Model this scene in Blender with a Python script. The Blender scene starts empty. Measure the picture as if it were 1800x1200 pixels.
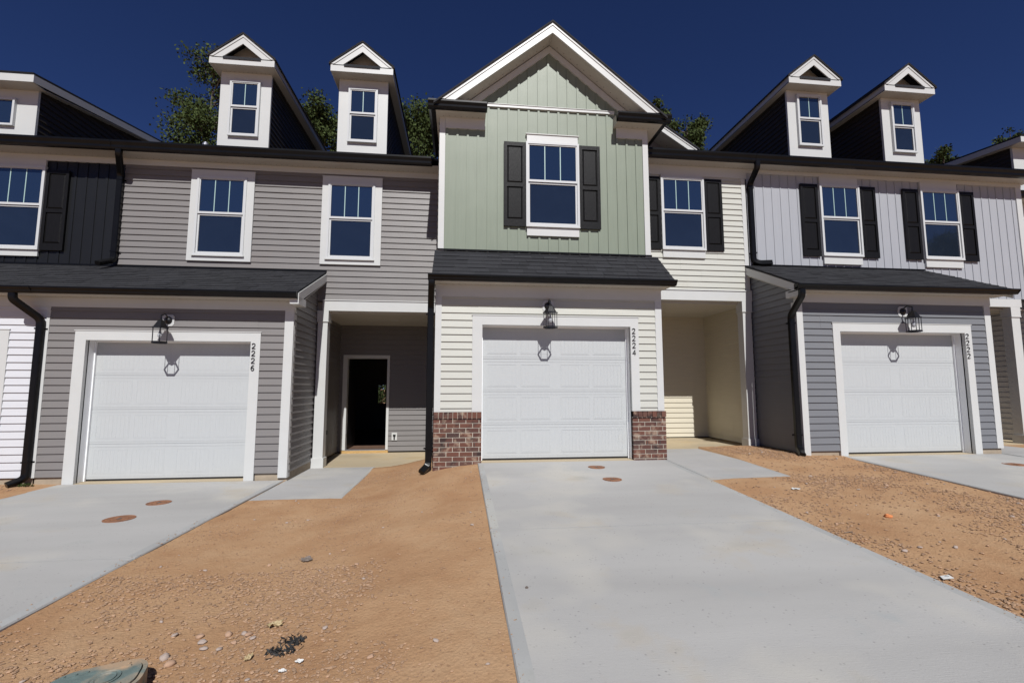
import bpy, bmesh, math, random
from mathutils import Vector, Matrix, noise
random.seed(7)
sc = bpy.context.scene
C = bpy.data.collections.new("scene"); sc.collection.children.link(C)

# ---------------------------------------------------------------- camera
cam_d = bpy.data.cameras.new("camera"); cam = bpy.data.objects.new("camera", cam_d); C.objects.link(cam)
cam.location = (-0.3405, -7.4043, 1.1492)
cam.rotation_euler = (math.pi/2 + 0.099, 0.0, -0.1101)
cam_d.sensor_width = 36.0; cam_d.lens = 820.0/1800.0*36.0
cam_d.clip_start = 0.05; cam_d.clip_end = 2000
sc.camera = cam

# ---------------------------------------------------------------- light
SUN_DIR = Vector((-0.065, 1.0, -1.0)).normalized()
sun_d = bpy.data.lights.new("sun", 'SUN'); sun = bpy.data.objects.new("sun", sun_d); C.objects.link(sun)
sun_d.energy = 5.0; sun_d.angle = math.radians(0.53); sun_d.color = (1.0, 0.985, 0.96)
sun.rotation_euler = SUN_DIR.to_track_quat('-Z', 'Y').to_euler(); sun.location = (5, -60, 60)
w = bpy.data.worlds.new("World"); sc.world = w; w.use_nodes = True
nt = w.node_tree; nt.nodes.clear()
sky = nt.nodes.new("ShaderNodeTexSky"); sky.sky_type = 'NISHITA'; sky.sun_disc = False
sky.sun_elevation = math.radians(44.9); sky.sun_rotation = math.radians(176.3)
sky.altitude = 1500; sky.air_density = 0.8; sky.dust_density = 0.0; sky.ozone_density = 8.0
bg = nt.nodes.new("ShaderNodeBackground"); bg.inputs[1].default_value = 0.05
wo = nt.nodes.new("ShaderNodeOutputWorld")
# polarised, very deep blue sky of the photograph
tint = nt.nodes.new("ShaderNodeVectorMath"); tint.operation = 'MULTIPLY'; tint.inputs[1].default_value = (.64, .67, .96)
nt.links.new(sky.outputs[0], tint.inputs[0]); nt.links.new(tint.outputs[0], bg.inputs[0]); nt.links.new(bg.outputs[0], wo.inputs[0])
sc.view_settings.view_transform = 'Standard'; sc.view_settings.look = 'None'
sc.view_settings.exposure = 0.0; sc.view_settings.gamma = 1.0
sc.render.resolution_x = 1024; sc.render.resolution_y = 682
sc.cycles.max_bounces = 8

# ---------------------------------------------------------------- materials
def mat(name, base, rough=0.5, var=0.0, vscale=3.0, bump=0.0, bscale=60.0, stretch=None, spec=0.5,
        wave=0.0, island=0.0, extra=None, metallic=0.0, ior=None, dirt=None):
    m = bpy.data.materials.new(name); m.use_nodes = True
    n = m.node_tree.nodes; l = m.node_tree.links
    b = n["Principled BSDF"]
    b.inputs['Base Color'].default_value = (*base, 1); b.inputs['Roughness'].default_value = rough
    b.inputs['Specular IOR Level'].default_value = spec; b.inputs['Metallic'].default_value = metallic
    if ior: b.inputs['IOR'].default_value = ior
    tc = n.new("ShaderNodeTexCoord"); mp = n.new("ShaderNodeMapping"); l.new(tc.outputs['Object'], mp.inputs[0])
    if stretch: mp.inputs['Scale'].default_value = stretch
    col = None
    if var or island:
        val = None
        if var:
            t = n.new("ShaderNodeTexNoise"); t.inputs['Scale'].default_value = vscale; t.inputs['Detail'].default_value = 6
            t.inputs['Roughness'].default_value = 0.6
            l.new(mp.outputs[0], t.inputs['Vector'])
            mr = n.new("ShaderNodeMapRange"); mr.inputs[1].default_value = 0.3; mr.inputs[2].default_value = 0.7
            mr.inputs[3].default_value = 1-var; mr.inputs[4].default_value = 1+var; l.new(t.outputs['Fac'], mr.inputs[0]); val = mr.outputs[0]
        if island:
            g = n.new("ShaderNodeNewGeometry"); mi = n.new("ShaderNodeMapRange")
            mi.inputs[3].default_value = 1-island; mi.inputs[4].default_value = 1+island
            l.new(g.outputs['Random Per Island'], mi.inputs[0])
            if val:
                mu = n.new("ShaderNodeMath"); mu.operation = 'MULTIPLY'; l.new(val, mu.inputs[0]); l.new(mi.outputs[0], mu.inputs[1]); val = mu.outputs[0]
            else: val = mi.outputs[0]
        vm = n.new("ShaderNodeVectorMath"); vm.operation = 'SCALE'; vm.inputs[0].default_value = base
        l.new(val, vm.inputs['Scale']); col = vm.outputs[0]
    if dirt:   # (colour, scale, threshold)
        t = n.new("ShaderNodeTexNoise"); t.inputs['Scale'].default_value = dirt[1]; t.inputs['Detail'].default_value = 8
        l.new(tc.outputs['Object'], t.inputs['Vector'])
        mr = n.new("ShaderNodeMapRange"); mr.inputs[1].default_value = dirt[2]; mr.inputs[2].default_value = dirt[2]+0.18
        mr.inputs[4].default_value = dirt[3] if len(dirt) > 3 else 0.5
        l.new(t.outputs['Fac'], mr.inputs[0])
        mx = n.new("ShaderNodeMix"); mx.data_type = 'RGBA'
        mx.inputs['A'].default_value = (*base, 1); mx.inputs['B'].default_value = (*dirt[0], 1)
        if col: l.new(col, mx.inputs['A'])
        l.new(mr.outputs[0], mx.inputs['Factor']); col = mx.outputs['Result']
    if col: l.new(col, b.inputs['Base Color'])
    nrm = None
    if bump:
        t = n.new("ShaderNodeTexNoise"); t.inputs['Scale'].default_value = bscale; t.inputs['Detail'].default_value = 5
        l.new(mp.outputs[0], t.inputs['Vector'])
        bp = n.new("ShaderNodeBump"); bp.inputs['Strength'].default_value = bump; bp.inputs['Distance'].default_value = 0.01
        l.new(t.outputs['Fac'], bp.inputs['Height']); nrm = bp.outputs[0]
    if wave:
        t = n.new("ShaderNodeTexNoise"); t.inputs['Scale'].default_value = 1.6; t.inputs['Detail'].default_value = 1
        l.new(tc.outputs['Object'], t.inputs['Vector'])
        bp = n.new("ShaderNodeBump"); bp.inputs['Strength'].default_value = wave; bp.inputs['Distance'].default_value = 0.05
        l.new(t.outputs['Fac'], bp.inputs['Height'])
        if nrm: l.new(nrm, bp.inputs['Normal'])
        nrm = bp.outputs[0]
    if nrm: l.new(nrm, b.inputs['Normal'])
    return m

def vinyl(name, c): return mat(name, c, 0.42, var=0.035, vscale=2.5, bump=0.12, bscale=40, stretch=(1.0, 1, 14), wave=0.14, spec=0.22,
                               dirt=((c[0]*.8+.05, c[1]*.72+.03, c[2]*.62+.02), 1.3, 0.62, 0.22))
M = {}
M['grey_vinyl'] = vinyl('grey_vinyl', (.190, .179, .174))
M['cream_vinyl'] = vinyl('cream_vinyl', (.475, .475, .43))
M['cream_vinyl_bounce'] = vinyl('cream_vinyl_bounce', (.56, .52, .42))  # cream siding of the shaded porch, warm bounced light put into its colour
M['slate_vinyl'] = vinyl('slate_vinyl', (.167, .172, .184))
M['white_vinyl'] = vinyl('white_vinyl', (.56, .565, .59))
M['charcoal_vinyl'] = vinyl('charcoal_vinyl', (.036, .030, .023))
M['green_board'] = mat('green_board', (.205, .236, .182), .42, var=.04, vscale=2, bump=.12, bscale=40, stretch=(14, 1, 1), wave=.1, spec=.4, dirt=((.19, .21, .165), 1.1, .6, .3))
M['pale_board'] = mat('pale_board', (.35, .36, .385), .42, var=.03, vscale=2, bump=.12, bscale=40, stretch=(14, 1, 1), wave=.1, spec=.4)
M['black_board'] = mat('black_board', (.006, .0065, .0075), .42, var=.1, vscale=2, bump=.12, bscale=40, stretch=(14, 1, 1), wave=.1, spec=.4)
M['white_trim'] = mat('white_trim', (.53, .535, .522), .38, var=.02, vscale=4, bump=.04, bscale=30, spec=.45, dirt=((.48, .45, .39), 2.2, .66, .25))
M['jamb_bounce_white'] = mat('jamb_bounce_white', (.80, .81, .815), .4, var=.02, vscale=4, spec=.4)  # trim white lightened in colour, standing in for light bounced onto the jambs
M['soffit'] = mat('soffit', (.46, .44, .395), .5, var=.04, vscale=3, bump=.03, bscale=30, dirt=((.38, .32, .25), 1.8, .6, .35))
M['dark_hole'] = mat('dark_hole', (.05, .04, .035), .8)
M['garage_white'] = mat('garage_white', (.45, .465, .468), .45, var=.02, vscale=5, bump=.1, bscale=60, stretch=(6, 1, 1), spec=.35, dirt=((.45, .42, .36), 1.5, .66, .3))
M['black_metal'] = mat('black_metal', (.005, .005, .0055), .3, var=.2, vscale=6, spec=.22, bump=.03, bscale=8)
M['shutter_black'] = mat('shutter_black', (.0075, .0072, .0075), .42, var=.15, vscale=8, bump=.25, bscale=22, stretch=(5, 1, .9), spec=.18)
M['shingle'] = mat('shingle', (.027, .0275, .031), .85, var=.3, vscale=90, bump=.35, bscale=220, island=.16, spec=.2)
M['glass'] = mat('glass', (.012, .022, .045), .015, spec=.5, ior=2.3, bump=.006, bscale=2.0)
M['glass_screen'] = mat('glass_screen', (.012, .018, .030), .03, spec=.5, ior=2.0, bump=.006, bscale=2.0, var=.12, vscale=2.0)
M['grille'] = mat('grille', (.34, .48, .46), .4)
M['window_white'] = mat('window_white', (.54, .55, .55), .3, spec=.5)
M['mortar'] = mat('mortar', (.46, .42, .35), .9, var=.1, vscale=20, bump=.3, bscale=200)
M['concrete_found'] = mat('concrete_found', (.33, .27, .20), .9, var=.15, vscale=6, bump=.3, bscale=60)
M['lamp_black'] = mat('lamp_black', (.008, .008, .009), .3, var=.1, vscale=30, bump=.15, bscale=120)
M['bulb'] = mat('bulb', (.35, .36, .38), .2)
M['wood'] = mat('wood', (.46, .29, .11), .7, var=.25, vscale=12, stretch=(1, 8, 8), bump=.3, bscale=40)
M['rust'] = mat('rust', (.24, .105, .05), .8, var=.45, vscale=28, bump=.5, bscale=90, dirt=((.10, .05, .035), 14, .5, .7))
M['valve'] = mat('valve', (.13, .175, .165), .6, var=.2, vscale=12, bump=.2, bscale=60, dirt=((.42, .28, .17), 6, .46, .85))
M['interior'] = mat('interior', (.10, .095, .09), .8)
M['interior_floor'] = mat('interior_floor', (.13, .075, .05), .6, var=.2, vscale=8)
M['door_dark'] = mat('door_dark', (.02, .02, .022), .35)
M['number_black'] = mat('number_black', (.01, .01, .011), .35)
M['bark'] = mat('bark', (.11, .085, .07), .9, var=.3, vscale=10, bump=.6, bscale=20)
M['sheet_steel'] = mat('sheet_steel', (.5, .5, .52), .35, metallic=.8)

def leaf_mat(name, c):
    m = mat(name, c, .7, island=.45, spec=.08)
    b = m.node_tree.nodes["Principled BSDF"]
    return m
M['leaf'] = leaf_mat('leaf', (.050, .068, .022))
M['leaf_dark'] = leaf_mat('leaf_dark', (.040, .056, .020))

def brick_mat():
    m = bpy.data.materials.new('brick'); m.use_nodes = True; n = m.node_tree.nodes; l = m.node_tree.links; b = n["Principled BSDF"]
    b.inputs['Roughness'].default_value = .85; b.inputs['Specular IOR Level'].default_value = .2
    g = n.new("ShaderNodeNewGeometry"); r = n.new("ShaderNodeValToRGB"); l.new(g.outputs['Random Per Island'], r.inputs[0])
    cr = r.color_ramp; cr.elements[0].position = 0; cr.elements[0].color = (.125, .056, .040, 1); cr.elements[1].position = 1; cr.elements[1].color = (.155, .074, .055, 1)
    for p, c in ((.3, (.140, .062, .046, 1)), (.5, (.085, .04, .034, 1)), (.62, (.150, .078, .060, 1)), (.8, (.065, .04, .036, 1))):
        e = cr.elements.new(p); e.color = c
    tc = n.new("ShaderNodeTexCoord")
    t = n.new("ShaderNodeTexNoise"); t.inputs['Scale'].default_value = 9; t.inputs['Detail'].default_value = 6; l.new(tc.outputs['Object'], t.inputs['Vector'])
    mr = n.new("ShaderNodeMapRange"); mr.inputs[1].default_value = .54; mr.inputs[2].default_value = .66; mr.inputs[4].default_value = .6; l.new(t.outputs['Fac'], mr.inputs[0])
    mx = n.new("ShaderNodeMix"); mx.data_type = 'RGBA'; mx.inputs['B'].default_value = (.36, .27, .20, 1); l.new(mr.outputs[0], mx.inputs['Factor']); l.new(r.outputs[0], mx.inputs['A'])
    t2 = n.new("ShaderNodeTexNoise"); t2.inputs['Scale'].default_value = 7; t2.inputs['Detail'].default_value = 5
    mp = n.new("ShaderNodeMapping"); mp.inputs['Location'].default_value = (5, 3, 9); l.new(tc.outputs['Object'], mp.inputs[0]); l.new(mp.outputs[0], t2.inputs['Vector'])
    m2 = n.new("ShaderNodeMapRange"); m2.inputs[1].default_value = .56; m2.inputs[2].default_value = .68; m2.inputs[4].default_value = .8; l.new(t2.outputs['Fac'], m2.inputs[0])
    mx2 = n.new("ShaderNodeMix"); mx2.data_type = 'RGBA'; mx2.inputs['B'].default_value = (.03, .023, .023, 1); l.new(m2.outputs[0], mx2.inputs['Factor']); l.new(mx.outputs['Result'], mx2.inputs['A'])
    l.new(mx2.outputs['Result'], b.inputs['Base Color'])
    t3 = n.new("ShaderNodeTexNoise"); t3.inputs['Scale'].default_value = 90; t3.inputs['Detail'].default_value = 4; l.new(tc.outputs['Object'], t3.inputs['Vector'])
    bp = n.new("ShaderNodeBump"); bp.inputs['Strength'].default_value = .5; bp.inputs['Distance'].default_value = .006; l.new(t3.outputs['Fac'], bp.inputs['Height']); l.new(bp.outputs[0], b.inputs['Normal'])
    return m
M['brick'] = brick_mat()

def concrete_mat(name, base, seed, edge=False):
    m = bpy.data.materials.new(name); m.use_nodes = True; n = m.node_tree.nodes; l = m.node_tree.links; b = n["Principled BSDF"]
    b.inputs['Roughness'].default_value = .82; b.inputs['Specular IOR Level'].default_value = .25
    tc = n.new("ShaderNodeTexCoord"); mp = n.new("ShaderNodeMapping"); mp.inputs['Location'].default_value = (seed*3.1, seed*1.7, seed); l.new(tc.outputs['Object'], mp.inputs[0])
    def noi(sc_, det=6, rough=.55, vec=None):
        t = n.new("ShaderNodeTexNoise"); t.inputs['Scale'].default_value = sc_; t.inputs['Detail'].default_value = det; t.inputs['Roughness'].default_value = rough
        l.new(vec or mp.outputs[0], t.inputs['Vector']); return t.outputs['Fac']
    def rng(src, a, b_, lo, hi):
        mr = n.new("ShaderNodeMapRange"); mr.inputs[1].default_value = a; mr.inputs[2].default_value = b_; mr.inputs[3].default_value = lo; mr.inputs[4].default_value = hi; l.new(src, mr.inputs[0]); return mr.outputs[0]
    def mix(fac, A, B):
        mx = n.new("ShaderNodeMix"); mx.data_type = 'RGBA'; l.new(fac, mx.inputs['Factor'])
        if isinstance(A, tuple): mx.inputs['A'].default_value = (*A, 1)
        else: l.new(A, mx.inputs['A'])
        mx.inputs['B'].default_value = (*B, 1); return mx.outputs['Result']
    mps = n.new("ShaderNodeMapping"); mps.inputs['Scale'].default_value = (.35, 1.6, 1); l.new(mp.outputs[0], mps.inputs[0])
    c = mix(rng(noi(.9, 4, .5, mps.outputs[0]), .35, .65, 0, 1), base, tuple(x*.86 for x in base))
    c = mix(rng(noi(.8, 3), .52, .68, 0, .7), c, (base[0]*1.16, base[1]*1.13, base[2]*1.05))
    c = mix(rng(noi(1.2, 8, .62), .57, .70, 0, .42), c, (base[0]*1.02, base[1]*.86, base[2]*.62))
    c = mix(rng(noi(2.4, 6), .60, .72, 0, .4), c, (base[0]*.78, base[1]*.86, base[2]*.90))
    v = n.new("ShaderNodeTexVoronoi"); v.inputs['Scale'].default_value = 26; l.new(mp.outputs[0], v.inputs['Vector'])
    sp = rng(v.outputs['Distance'], .04, .22, 1, 0)
    mm = n.new("ShaderNodeMath"); mm.operation = 'MULTIPLY'; l.new(sp, mm.inputs[0]); l.new(rng(noi(9, 3), .46, .6, 0, .75), mm.inputs[1])
    c = mix(mm.outputs[0], c, tuple(x*.45 for x in base))
    l.new(c, b.inputs['Base Color'])
    # broom finish lines across the slab + pits
    mpb = n.new("ShaderNodeMapping"); mpb.inputs['Scale'].default_value = (1.2, 34, 1); l.new(mp.outputs[0], mpb.inputs[0])
    br = noi(5, 4, .6, mpb.outputs[0]); fine = noi(110, 4)
    ad = n.new("ShaderNodeMath"); ad.operation = 'ADD'; l.new(br, ad.inputs[0]); l.new(fine, ad.inputs[1])
    ad2 = n.new("ShaderNodeMath"); ad2.operation = 'SUBTRACT'; l.new(ad.outputs[0], ad2.inputs[0]); l.new(mm.outputs[0], ad2.inputs[1])
    bp = n.new("ShaderNodeBump"); bp.inputs['Strength'].default_value = .12 if edge else .32; bp.inputs['Distance'].default_value = .006
    l.new(ad2.outputs[0], bp.inputs['Height']); l.new(bp.outputs[0], b.inputs['Normal'])
    return m
M['conc'] = concrete_mat('concrete', (.395, .388, .376), 1)
M['conc_edge'] = concrete_mat('concrete_edge', (.362, .365, .358), 2, True)
M['conc_tan'] = concrete_mat('concrete_tan', (.43, .355, .245), 3)
M['conc2'] = concrete_mat('concrete_walk', (.385, .378, .370), 5)

def soil_mat():
    m = bpy.data.materials.new('soil'); m.use_nodes = True; n = m.node_tree.nodes; l = m.node_tree.links; b = n["Principled BSDF"]
    b.inputs['Roughness'].default_value = .95; b.inputs['Specular IOR Level'].default_value = .1
    tc = n.new("ShaderNodeTexCoord")
    def noi(s, d=6, r=.6):
        t = n.new("ShaderNodeTexNoise"); t.inputs['Scale'].default_value = s; t.inputs['Detail'].default_value = d; t.inputs['Roughness'].default_value = r
        l.new(tc.outputs['Object'], t.inputs['Vector']); return t.outputs['Fac']
    r = n.new("ShaderNodeValToRGB"); l.new(noi(1.3, 10, .68), r.inputs[0]); cr = r.color_ramp
    cr.elements[0].position = .3; cr.elements[0].color = (.34, .19, .100, 1); cr.elements[1].position = .72; cr.elements[1].color = (.455, .300, .178, 1)
    e = cr.elements.new(.5); e.color = (.400, .243, .134, 1)
    mr = n.new("ShaderNodeMapRange"); mr.inputs[1].default_value = .58; mr.inputs[2].default_value = .7; mr.inputs[4].default_value = .45; l.new(noi(30, 5), mr.inputs[0])
    mx = n.new("ShaderNodeMix"); mx.data_type = 'RGBA'; mx.inputs['B'].default_value = (.20, .105, .060, 1); l.new(mr.outputs[0], mx.inputs['Factor']); l.new(r.outputs[0], mx.inputs['A'])
    l.new(mx.outputs['Result'], b.inputs['Base Color'])
    v = n.new("ShaderNodeTexVoronoi"); v.inputs['Scale'].default_value = 45; l.new(tc.outputs['Object'], v.inputs['Vector'])
    a = n.new("ShaderNodeMath"); a.operation = 'MULTIPLY_ADD'; l.new(noi(120, 8, .75), a.inputs[0]); a.inputs[1].default_value = 1.6; l.new(v.outputs['Distance'], a.inputs[2])
    bp = n.new("ShaderNodeBump"); bp.inputs['Strength'].default_value = .5; bp.inputs['Distance'].default_value = .012; l.new(a.outputs[0], bp.inputs['Height']); l.new(bp.outputs[0], b.inputs['Normal'])
    return m
M['soil'] = soil_mat()
M['clod'] = mat('clod', (.33, .21, .13), .95, island=.25, var=.2, vscale=60)
M['stone_grey'] = mat('stone_grey', (.30, .25, .22), .85, island=.3, var=.25, vscale=30, bump=.3, bscale=60, dirt=((.45, .26, .15), 20, .5, .6))
M['stone_tan'] = mat('stone_tan', (.42, .27, .18), .9, var=.25, vscale=30, bump=.3, bscale=60)

# ---------------------------------------------------------------- mesh builder
class MB:
    def __init__(s): s.v = []; s.f = []; s.m = []; s.mats = []
    def mi(s, k):
        if k not in s.mats: s.mats.append(k)
        return s.mats.index(k)
    def poly(s, pts, k):
        b = len(s.v); s.v += [tuple(p) for p in pts]; s.f.append(tuple(range(b, b+len(pts)))); s.m.append(s.mi(k))
    def box(s, x0, x1, y0, y1, z0, z1, k, bev=0.0):
        if x0 > x1: x0, x1 = x1, x0
        if y0 > y1: y0, y1 = y1, y0
        b = len(s.v); i = s.mi(k)
        s.v += [(x0, y0, z0), (x1, y0, z0), (x1, y1, z0), (x0, y1, z0), (x0, y0, z1), (x1, y0, z1), (x1, y1, z1), (x0, y1, z1)]
        for q in ((0, 3, 2, 1), (4, 5, 6, 7), (0, 1, 5, 4), (1, 2, 6, 5), (2, 3, 7, 6), (3, 0, 4, 7)):
            s.f.append(tuple(b+j for j in q)); s.m.append(i)
    def prism(s, pts, d, k):
        """pts: planar polygon (3d); d: extrusion vector"""
        d = Vector(d); n = len(pts); b = len(s.v); i = s.mi(k)
        s.v += [tuple(p) for p in pts] + [tuple(Vector(p)+d) for p in pts]
        s.f.append(tuple(range(b+n-1, b-1, -1))); s.m.append(i)
        s.f.append(tuple(range(b+n, b+2*n))); s.m.append(i)
        for j in range(n):
            s.f.append((b+j, b+(j+1) % n, b+n+(j+1) % n, b+n+j)); s.m.append(i)
    def sweep(s, path, prof, k, up=Vector((0, 0, 1)), close=True, caps=True):
        """prof(t_index)-> list of (a,b) offsets in frame; mitred rings"""
        P = [Vector(p) for p in path]; rings = []; side_prev = None
        i = s.mi(k)
        for j, p in enumerate(P):
            d = (P[min(j+1, len(P)-1)]-P[max(j-1, 0)]).normalized()
            if side_prev is None:
                side = d.cross(Vector((0, 1, 0)))
                if side.length < .1: side = d.cross(Vector((1, 0, 0)))
                side.normalize()
            else:
                side = (side_prev - d*side_prev.dot(d)).normalized()
            side_prev = side; nn = side.cross(d).normalized()
            pr = prof(j) if callable(prof) else prof
            b = len(s.v); s.v += [tuple(p+side*a+nn*c) for a, c in pr]; rings.append((b, len(pr)))
        for j in range(len(rings)-1):
            a, n = rings[j]; c, _ = rings[j+1]
            for q in range(n): s.f.append((a+q, a+(q+1) % n, c+(q+1) % n, c+q)); s.m.append(i)
        if caps:
            a, n = rings[0]; s.f.append(tuple(range(a+n-1, a-1, -1))); s.m.append(i)
            a, n = rings[-1]; s.f.append(tuple(range(a, a+n))); s.m.append(i)
    def build(s, name, parent=None, smooth=False, clips=(), bevel=0.0, bseg=1):
        root = parent
        org = Vector((0, 0, 0))
        while root is not None:
            org += root.location; root = root.parent
        me = bpy.data.meshes.new(name)
        me.from_pydata([tuple(Vector(p)-org) for p in s.v], [], s.f)
        for k in s.mats: me.materials.append(M[k])
        me.polygons.foreach_set('material_index', s.m)
        if clips or bevel:
            bm = bmesh.new(); bm.from_mesh(me)
            for co, no in clips:
                bmesh.ops.bisect_plane(bm, geom=bm.verts[:]+bm.edges[:]+bm.faces[:], plane_co=Vector(co)-org, plane_no=Vector(no), clear_outer=True)
            if bevel:
                bmesh.ops.remove_doubles(bm, verts=bm.verts, dist=1e-5) if bevel < 0 else None
                bmesh.ops.bevel(bm, geom=bm.edges[:], offset=abs(bevel), segments=bseg, affect='EDGES', profile=.6)
            bm.to_mesh(me); bm.free()
        if smooth: me.polygons.foreach_set('use_smooth', [True]*len(me.polygons))
        me.update()
        o = bpy.data.objects.new(name, me); C.objects.link(o)
        if parent is not None: o.parent = parent
        return o

def thing(name, loc, label, cat, group=None):
    o = bpy.data.objects.new(name, None); C.objects.link(o); o.location = loc; o.empty_display_size = .2
    o['label'] = label; o['category'] = cat
    if group: o['group'] = group
    return o
def tag(o, label, cat, group=None, kind=None):
    o['label'] = label; o['category'] = cat
    if group: o['group'] = group
    if kind: o['kind'] = kind
    return o

def front(y): return lambda u, n, z: (u, y-n, z)
def faceR(x): return lambda u, n, z: (x+n, u, z)     # wall facing +x, u = y
def faceL(x): return lambda u, n, z: (x-n, u, z)
def columns(u0, u1, z0, z1, holes):
    cuts = sorted(set([u0, u1]+[h[0] for h in holes if u0 < h[0] < u1]+[h[1] for h in holes if u0 < h[1] < u1]))
    for a, b in zip(cuts[:-1], cuts[1:]):
        iv = [(z0, z1)]
        for h in holes:
            if h[0] <= a+1e-6 and h[1] >= b-1e-6:
                nv = []
                for p, q in iv:
                    if h[3] <= p or h[2] >= q: nv.append((p, q)); continue
                    if h[2] > p: nv.append((p, h[2]))
                    if h[3] < q: nv.append((h[3], q))
                iv = nv
        for p, q in iv: yield a, b, p, q
EX = .1158
def lap(mb, F, u0, u1, z0, z1, k, holes=(), zref=0.0, e=EX):
    for a, b, p, q in columns(u0, u1, z0, z1, holes):
        j0 = math.floor((p-zref)/e+1e-6); j = j0
        while zref+j*e < q-1e-6:
            zk = zref+j*e; lo = max(p, zk); hi = min(q, zk+e)
            nl = .021-.019*(lo-zk)/e; nh = .021-.019*(hi-zk)/e
            sr = random.Random(int((j//2)*131+abs(u0)*977+abs(u1)*31)); sx = u0+(u1-u0)*sr.uniform(.1, .9)
            parts = [(a, b, 0)] if (u1-u0 < 1.6 or not a+.05 < sx < b-.05) else [(a, sx, .0), (sx, b, .0022)]
            for a_, b_, dn in parts:
                mb.poly([F(a_, nl+dn, lo), F(b_, nl+dn, lo), F(b_, nh+dn, hi), F(a_, nh+dn, hi)], k)
                mb.poly([F(a_, .0, lo), F(b_, .0, lo), F(b_, nl+dn, lo), F(a_, nl+dn, lo)], k)
            if len(parts) == 2: mb.poly([F(sx, nl, lo), F(sx, nl+.0022, lo), F(sx, nh+.0022, hi), F(sx, nh, hi)], k)
            j += 1
def board(mb, F, u0, u1, z0, z1, k, holes=(), uref=0.0, pitch=.178, bw=.03, t=.011):
    j0 = math.floor((u0-uref)/pitch)-1; segs = []
    for j in range(j0, j0+int((u1-u0)/pitch)+4):
        a = uref+j*pitch
        segs += [(a, a+bw, t), (a+bw, a+pitch, 0)]
    for a, b, n in segs:
        a2, b2 = max(a, u0), min(b, u1)
        if b2-a2 < 1e-4: continue
        for p, q, lo, hi in columns(a2, b2, z0, z1, holes):
            mb.poly([F(p, n, lo), F(q, n, lo), F(q, n, hi), F(p, n, hi)], k)
            if n > 0:
                if abs(p-a) < 1e-5: mb.poly([F(p, 0, lo), F(p, n, lo), F(p, n, hi), F(p, 0, hi)], k)
                if abs(q-b) < 1e-5: mb.poly([F(q, n, lo), F(q, 0, lo), F(q, 0, hi), F(q, n, hi)], k)

def gutter_x(name, parent, x0, x1, yf, zb, zt, inner=.12):
    """K-style gutter running along x with its lip at yf"""
    h = zt-zb
    pr = [(yf+inner, zb), (yf+.05, zb), (yf+.034, zb+.2*h), (yf+.030, zb+.45*h), (yf+.006, zb+.72*h), (yf, zb+.78*h), (yf, zt), (yf+.012, zt), (yf+.012, zb+.85*h), (yf+.05, zb+.4*h), (yf+inner-.01, zb+.3*h), (yf+inner-.01, zt+.01), (yf+inner, zt+.01)]
    mb = MB(); mb.prism([(x0, a, b) for a, b in pr], (x1-x0, 0, 0), 'black_metal')
    for x in (x0, x1-.004): mb.prism([(x, yf+.0, zt-.002), (x, yf, zb+.7*h), (x, yf+.034, zb+.2*h), (x, yf+.05, zb), (x, yf+inner, zb), (x, yf+inner, zt)], (.004, 0, 0), 'black_metal')
    return mb.build(name, parent)
def gutter_y(name, parent, xlip, xin, y0, y1, zb, zt):
    s = 1 if xlip < xin else -1; h = zt-zb; inner = abs(xin-xlip)
    pr = [(inner, zb), (.05, zb), (.034, zb+.2*h), (.030, zb+.45*h), (.006, zb+.72*h), (0, zb+.78*h), (0, zt), (.012, zt), (.012, zb+.85*h), (.05, zb+.4*h), (inner-.01, zb+.3*h), (inner-.01, zt), (inner, zt)]
    mb = MB(); mb.prism([(xlip+s*a, y0, b) for a, b in pr], (0, y1-y0, 0), 'black_metal')
    return mb.build(name, parent)
def downspout(parent, path, w=.098, d=.076, k='black_metal'):
    # rounded rectangle profile, smoothed elbows
    P = [Vector(p) for p in path]; Q = [P[0]]
    for j in range(1, len(P)-1):
        a = (P[j-1]-P[j]); b = (P[j+1]-P[j]); r = min(.07, a.length*.45, b.length*.45)
        A = P[j]+a.normalized()*r; B = P[j]+b.normalized()*r
        for t in (0, .25, .5, .75, 1): Q.append(A*(1-t)**2+P[j]*2*t*(1-t)+B*t*t)
    Q.append(P[-1])
    c = .012; pr = [(-w/2+c, -d/2), (w/2-c, -d/2), (w/2, -d/2+c), (w/2, d/2-c), (w/2-c, d/2), (-w/2+c, d/2), (-w/2, d/2-c), (-w/2, -d/2+c)]
    mb = MB(); mb.sweep(Q, pr, k)
    # straps
    best = max(range(len(P)-1), key=lambda j: (P[j]-P[j+1]).length); a, b = P[best], P[best+1]
    for t in (.06, .9):
        q = a.lerp(b, t); mb.box(q.x-w/2-.004, q.x+w/2+.004, q.y-d/2-.004, q.y+d/2+.004, q.z-.012, q.z+.012, k)
        mb.box(q.x-w/2-.03, q.x+w/2+.03, q.y+d/2-.004, q.y+d/2, q.z-.012, q.z+.012, k)
    return mb.build('downspout', parent)

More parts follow.
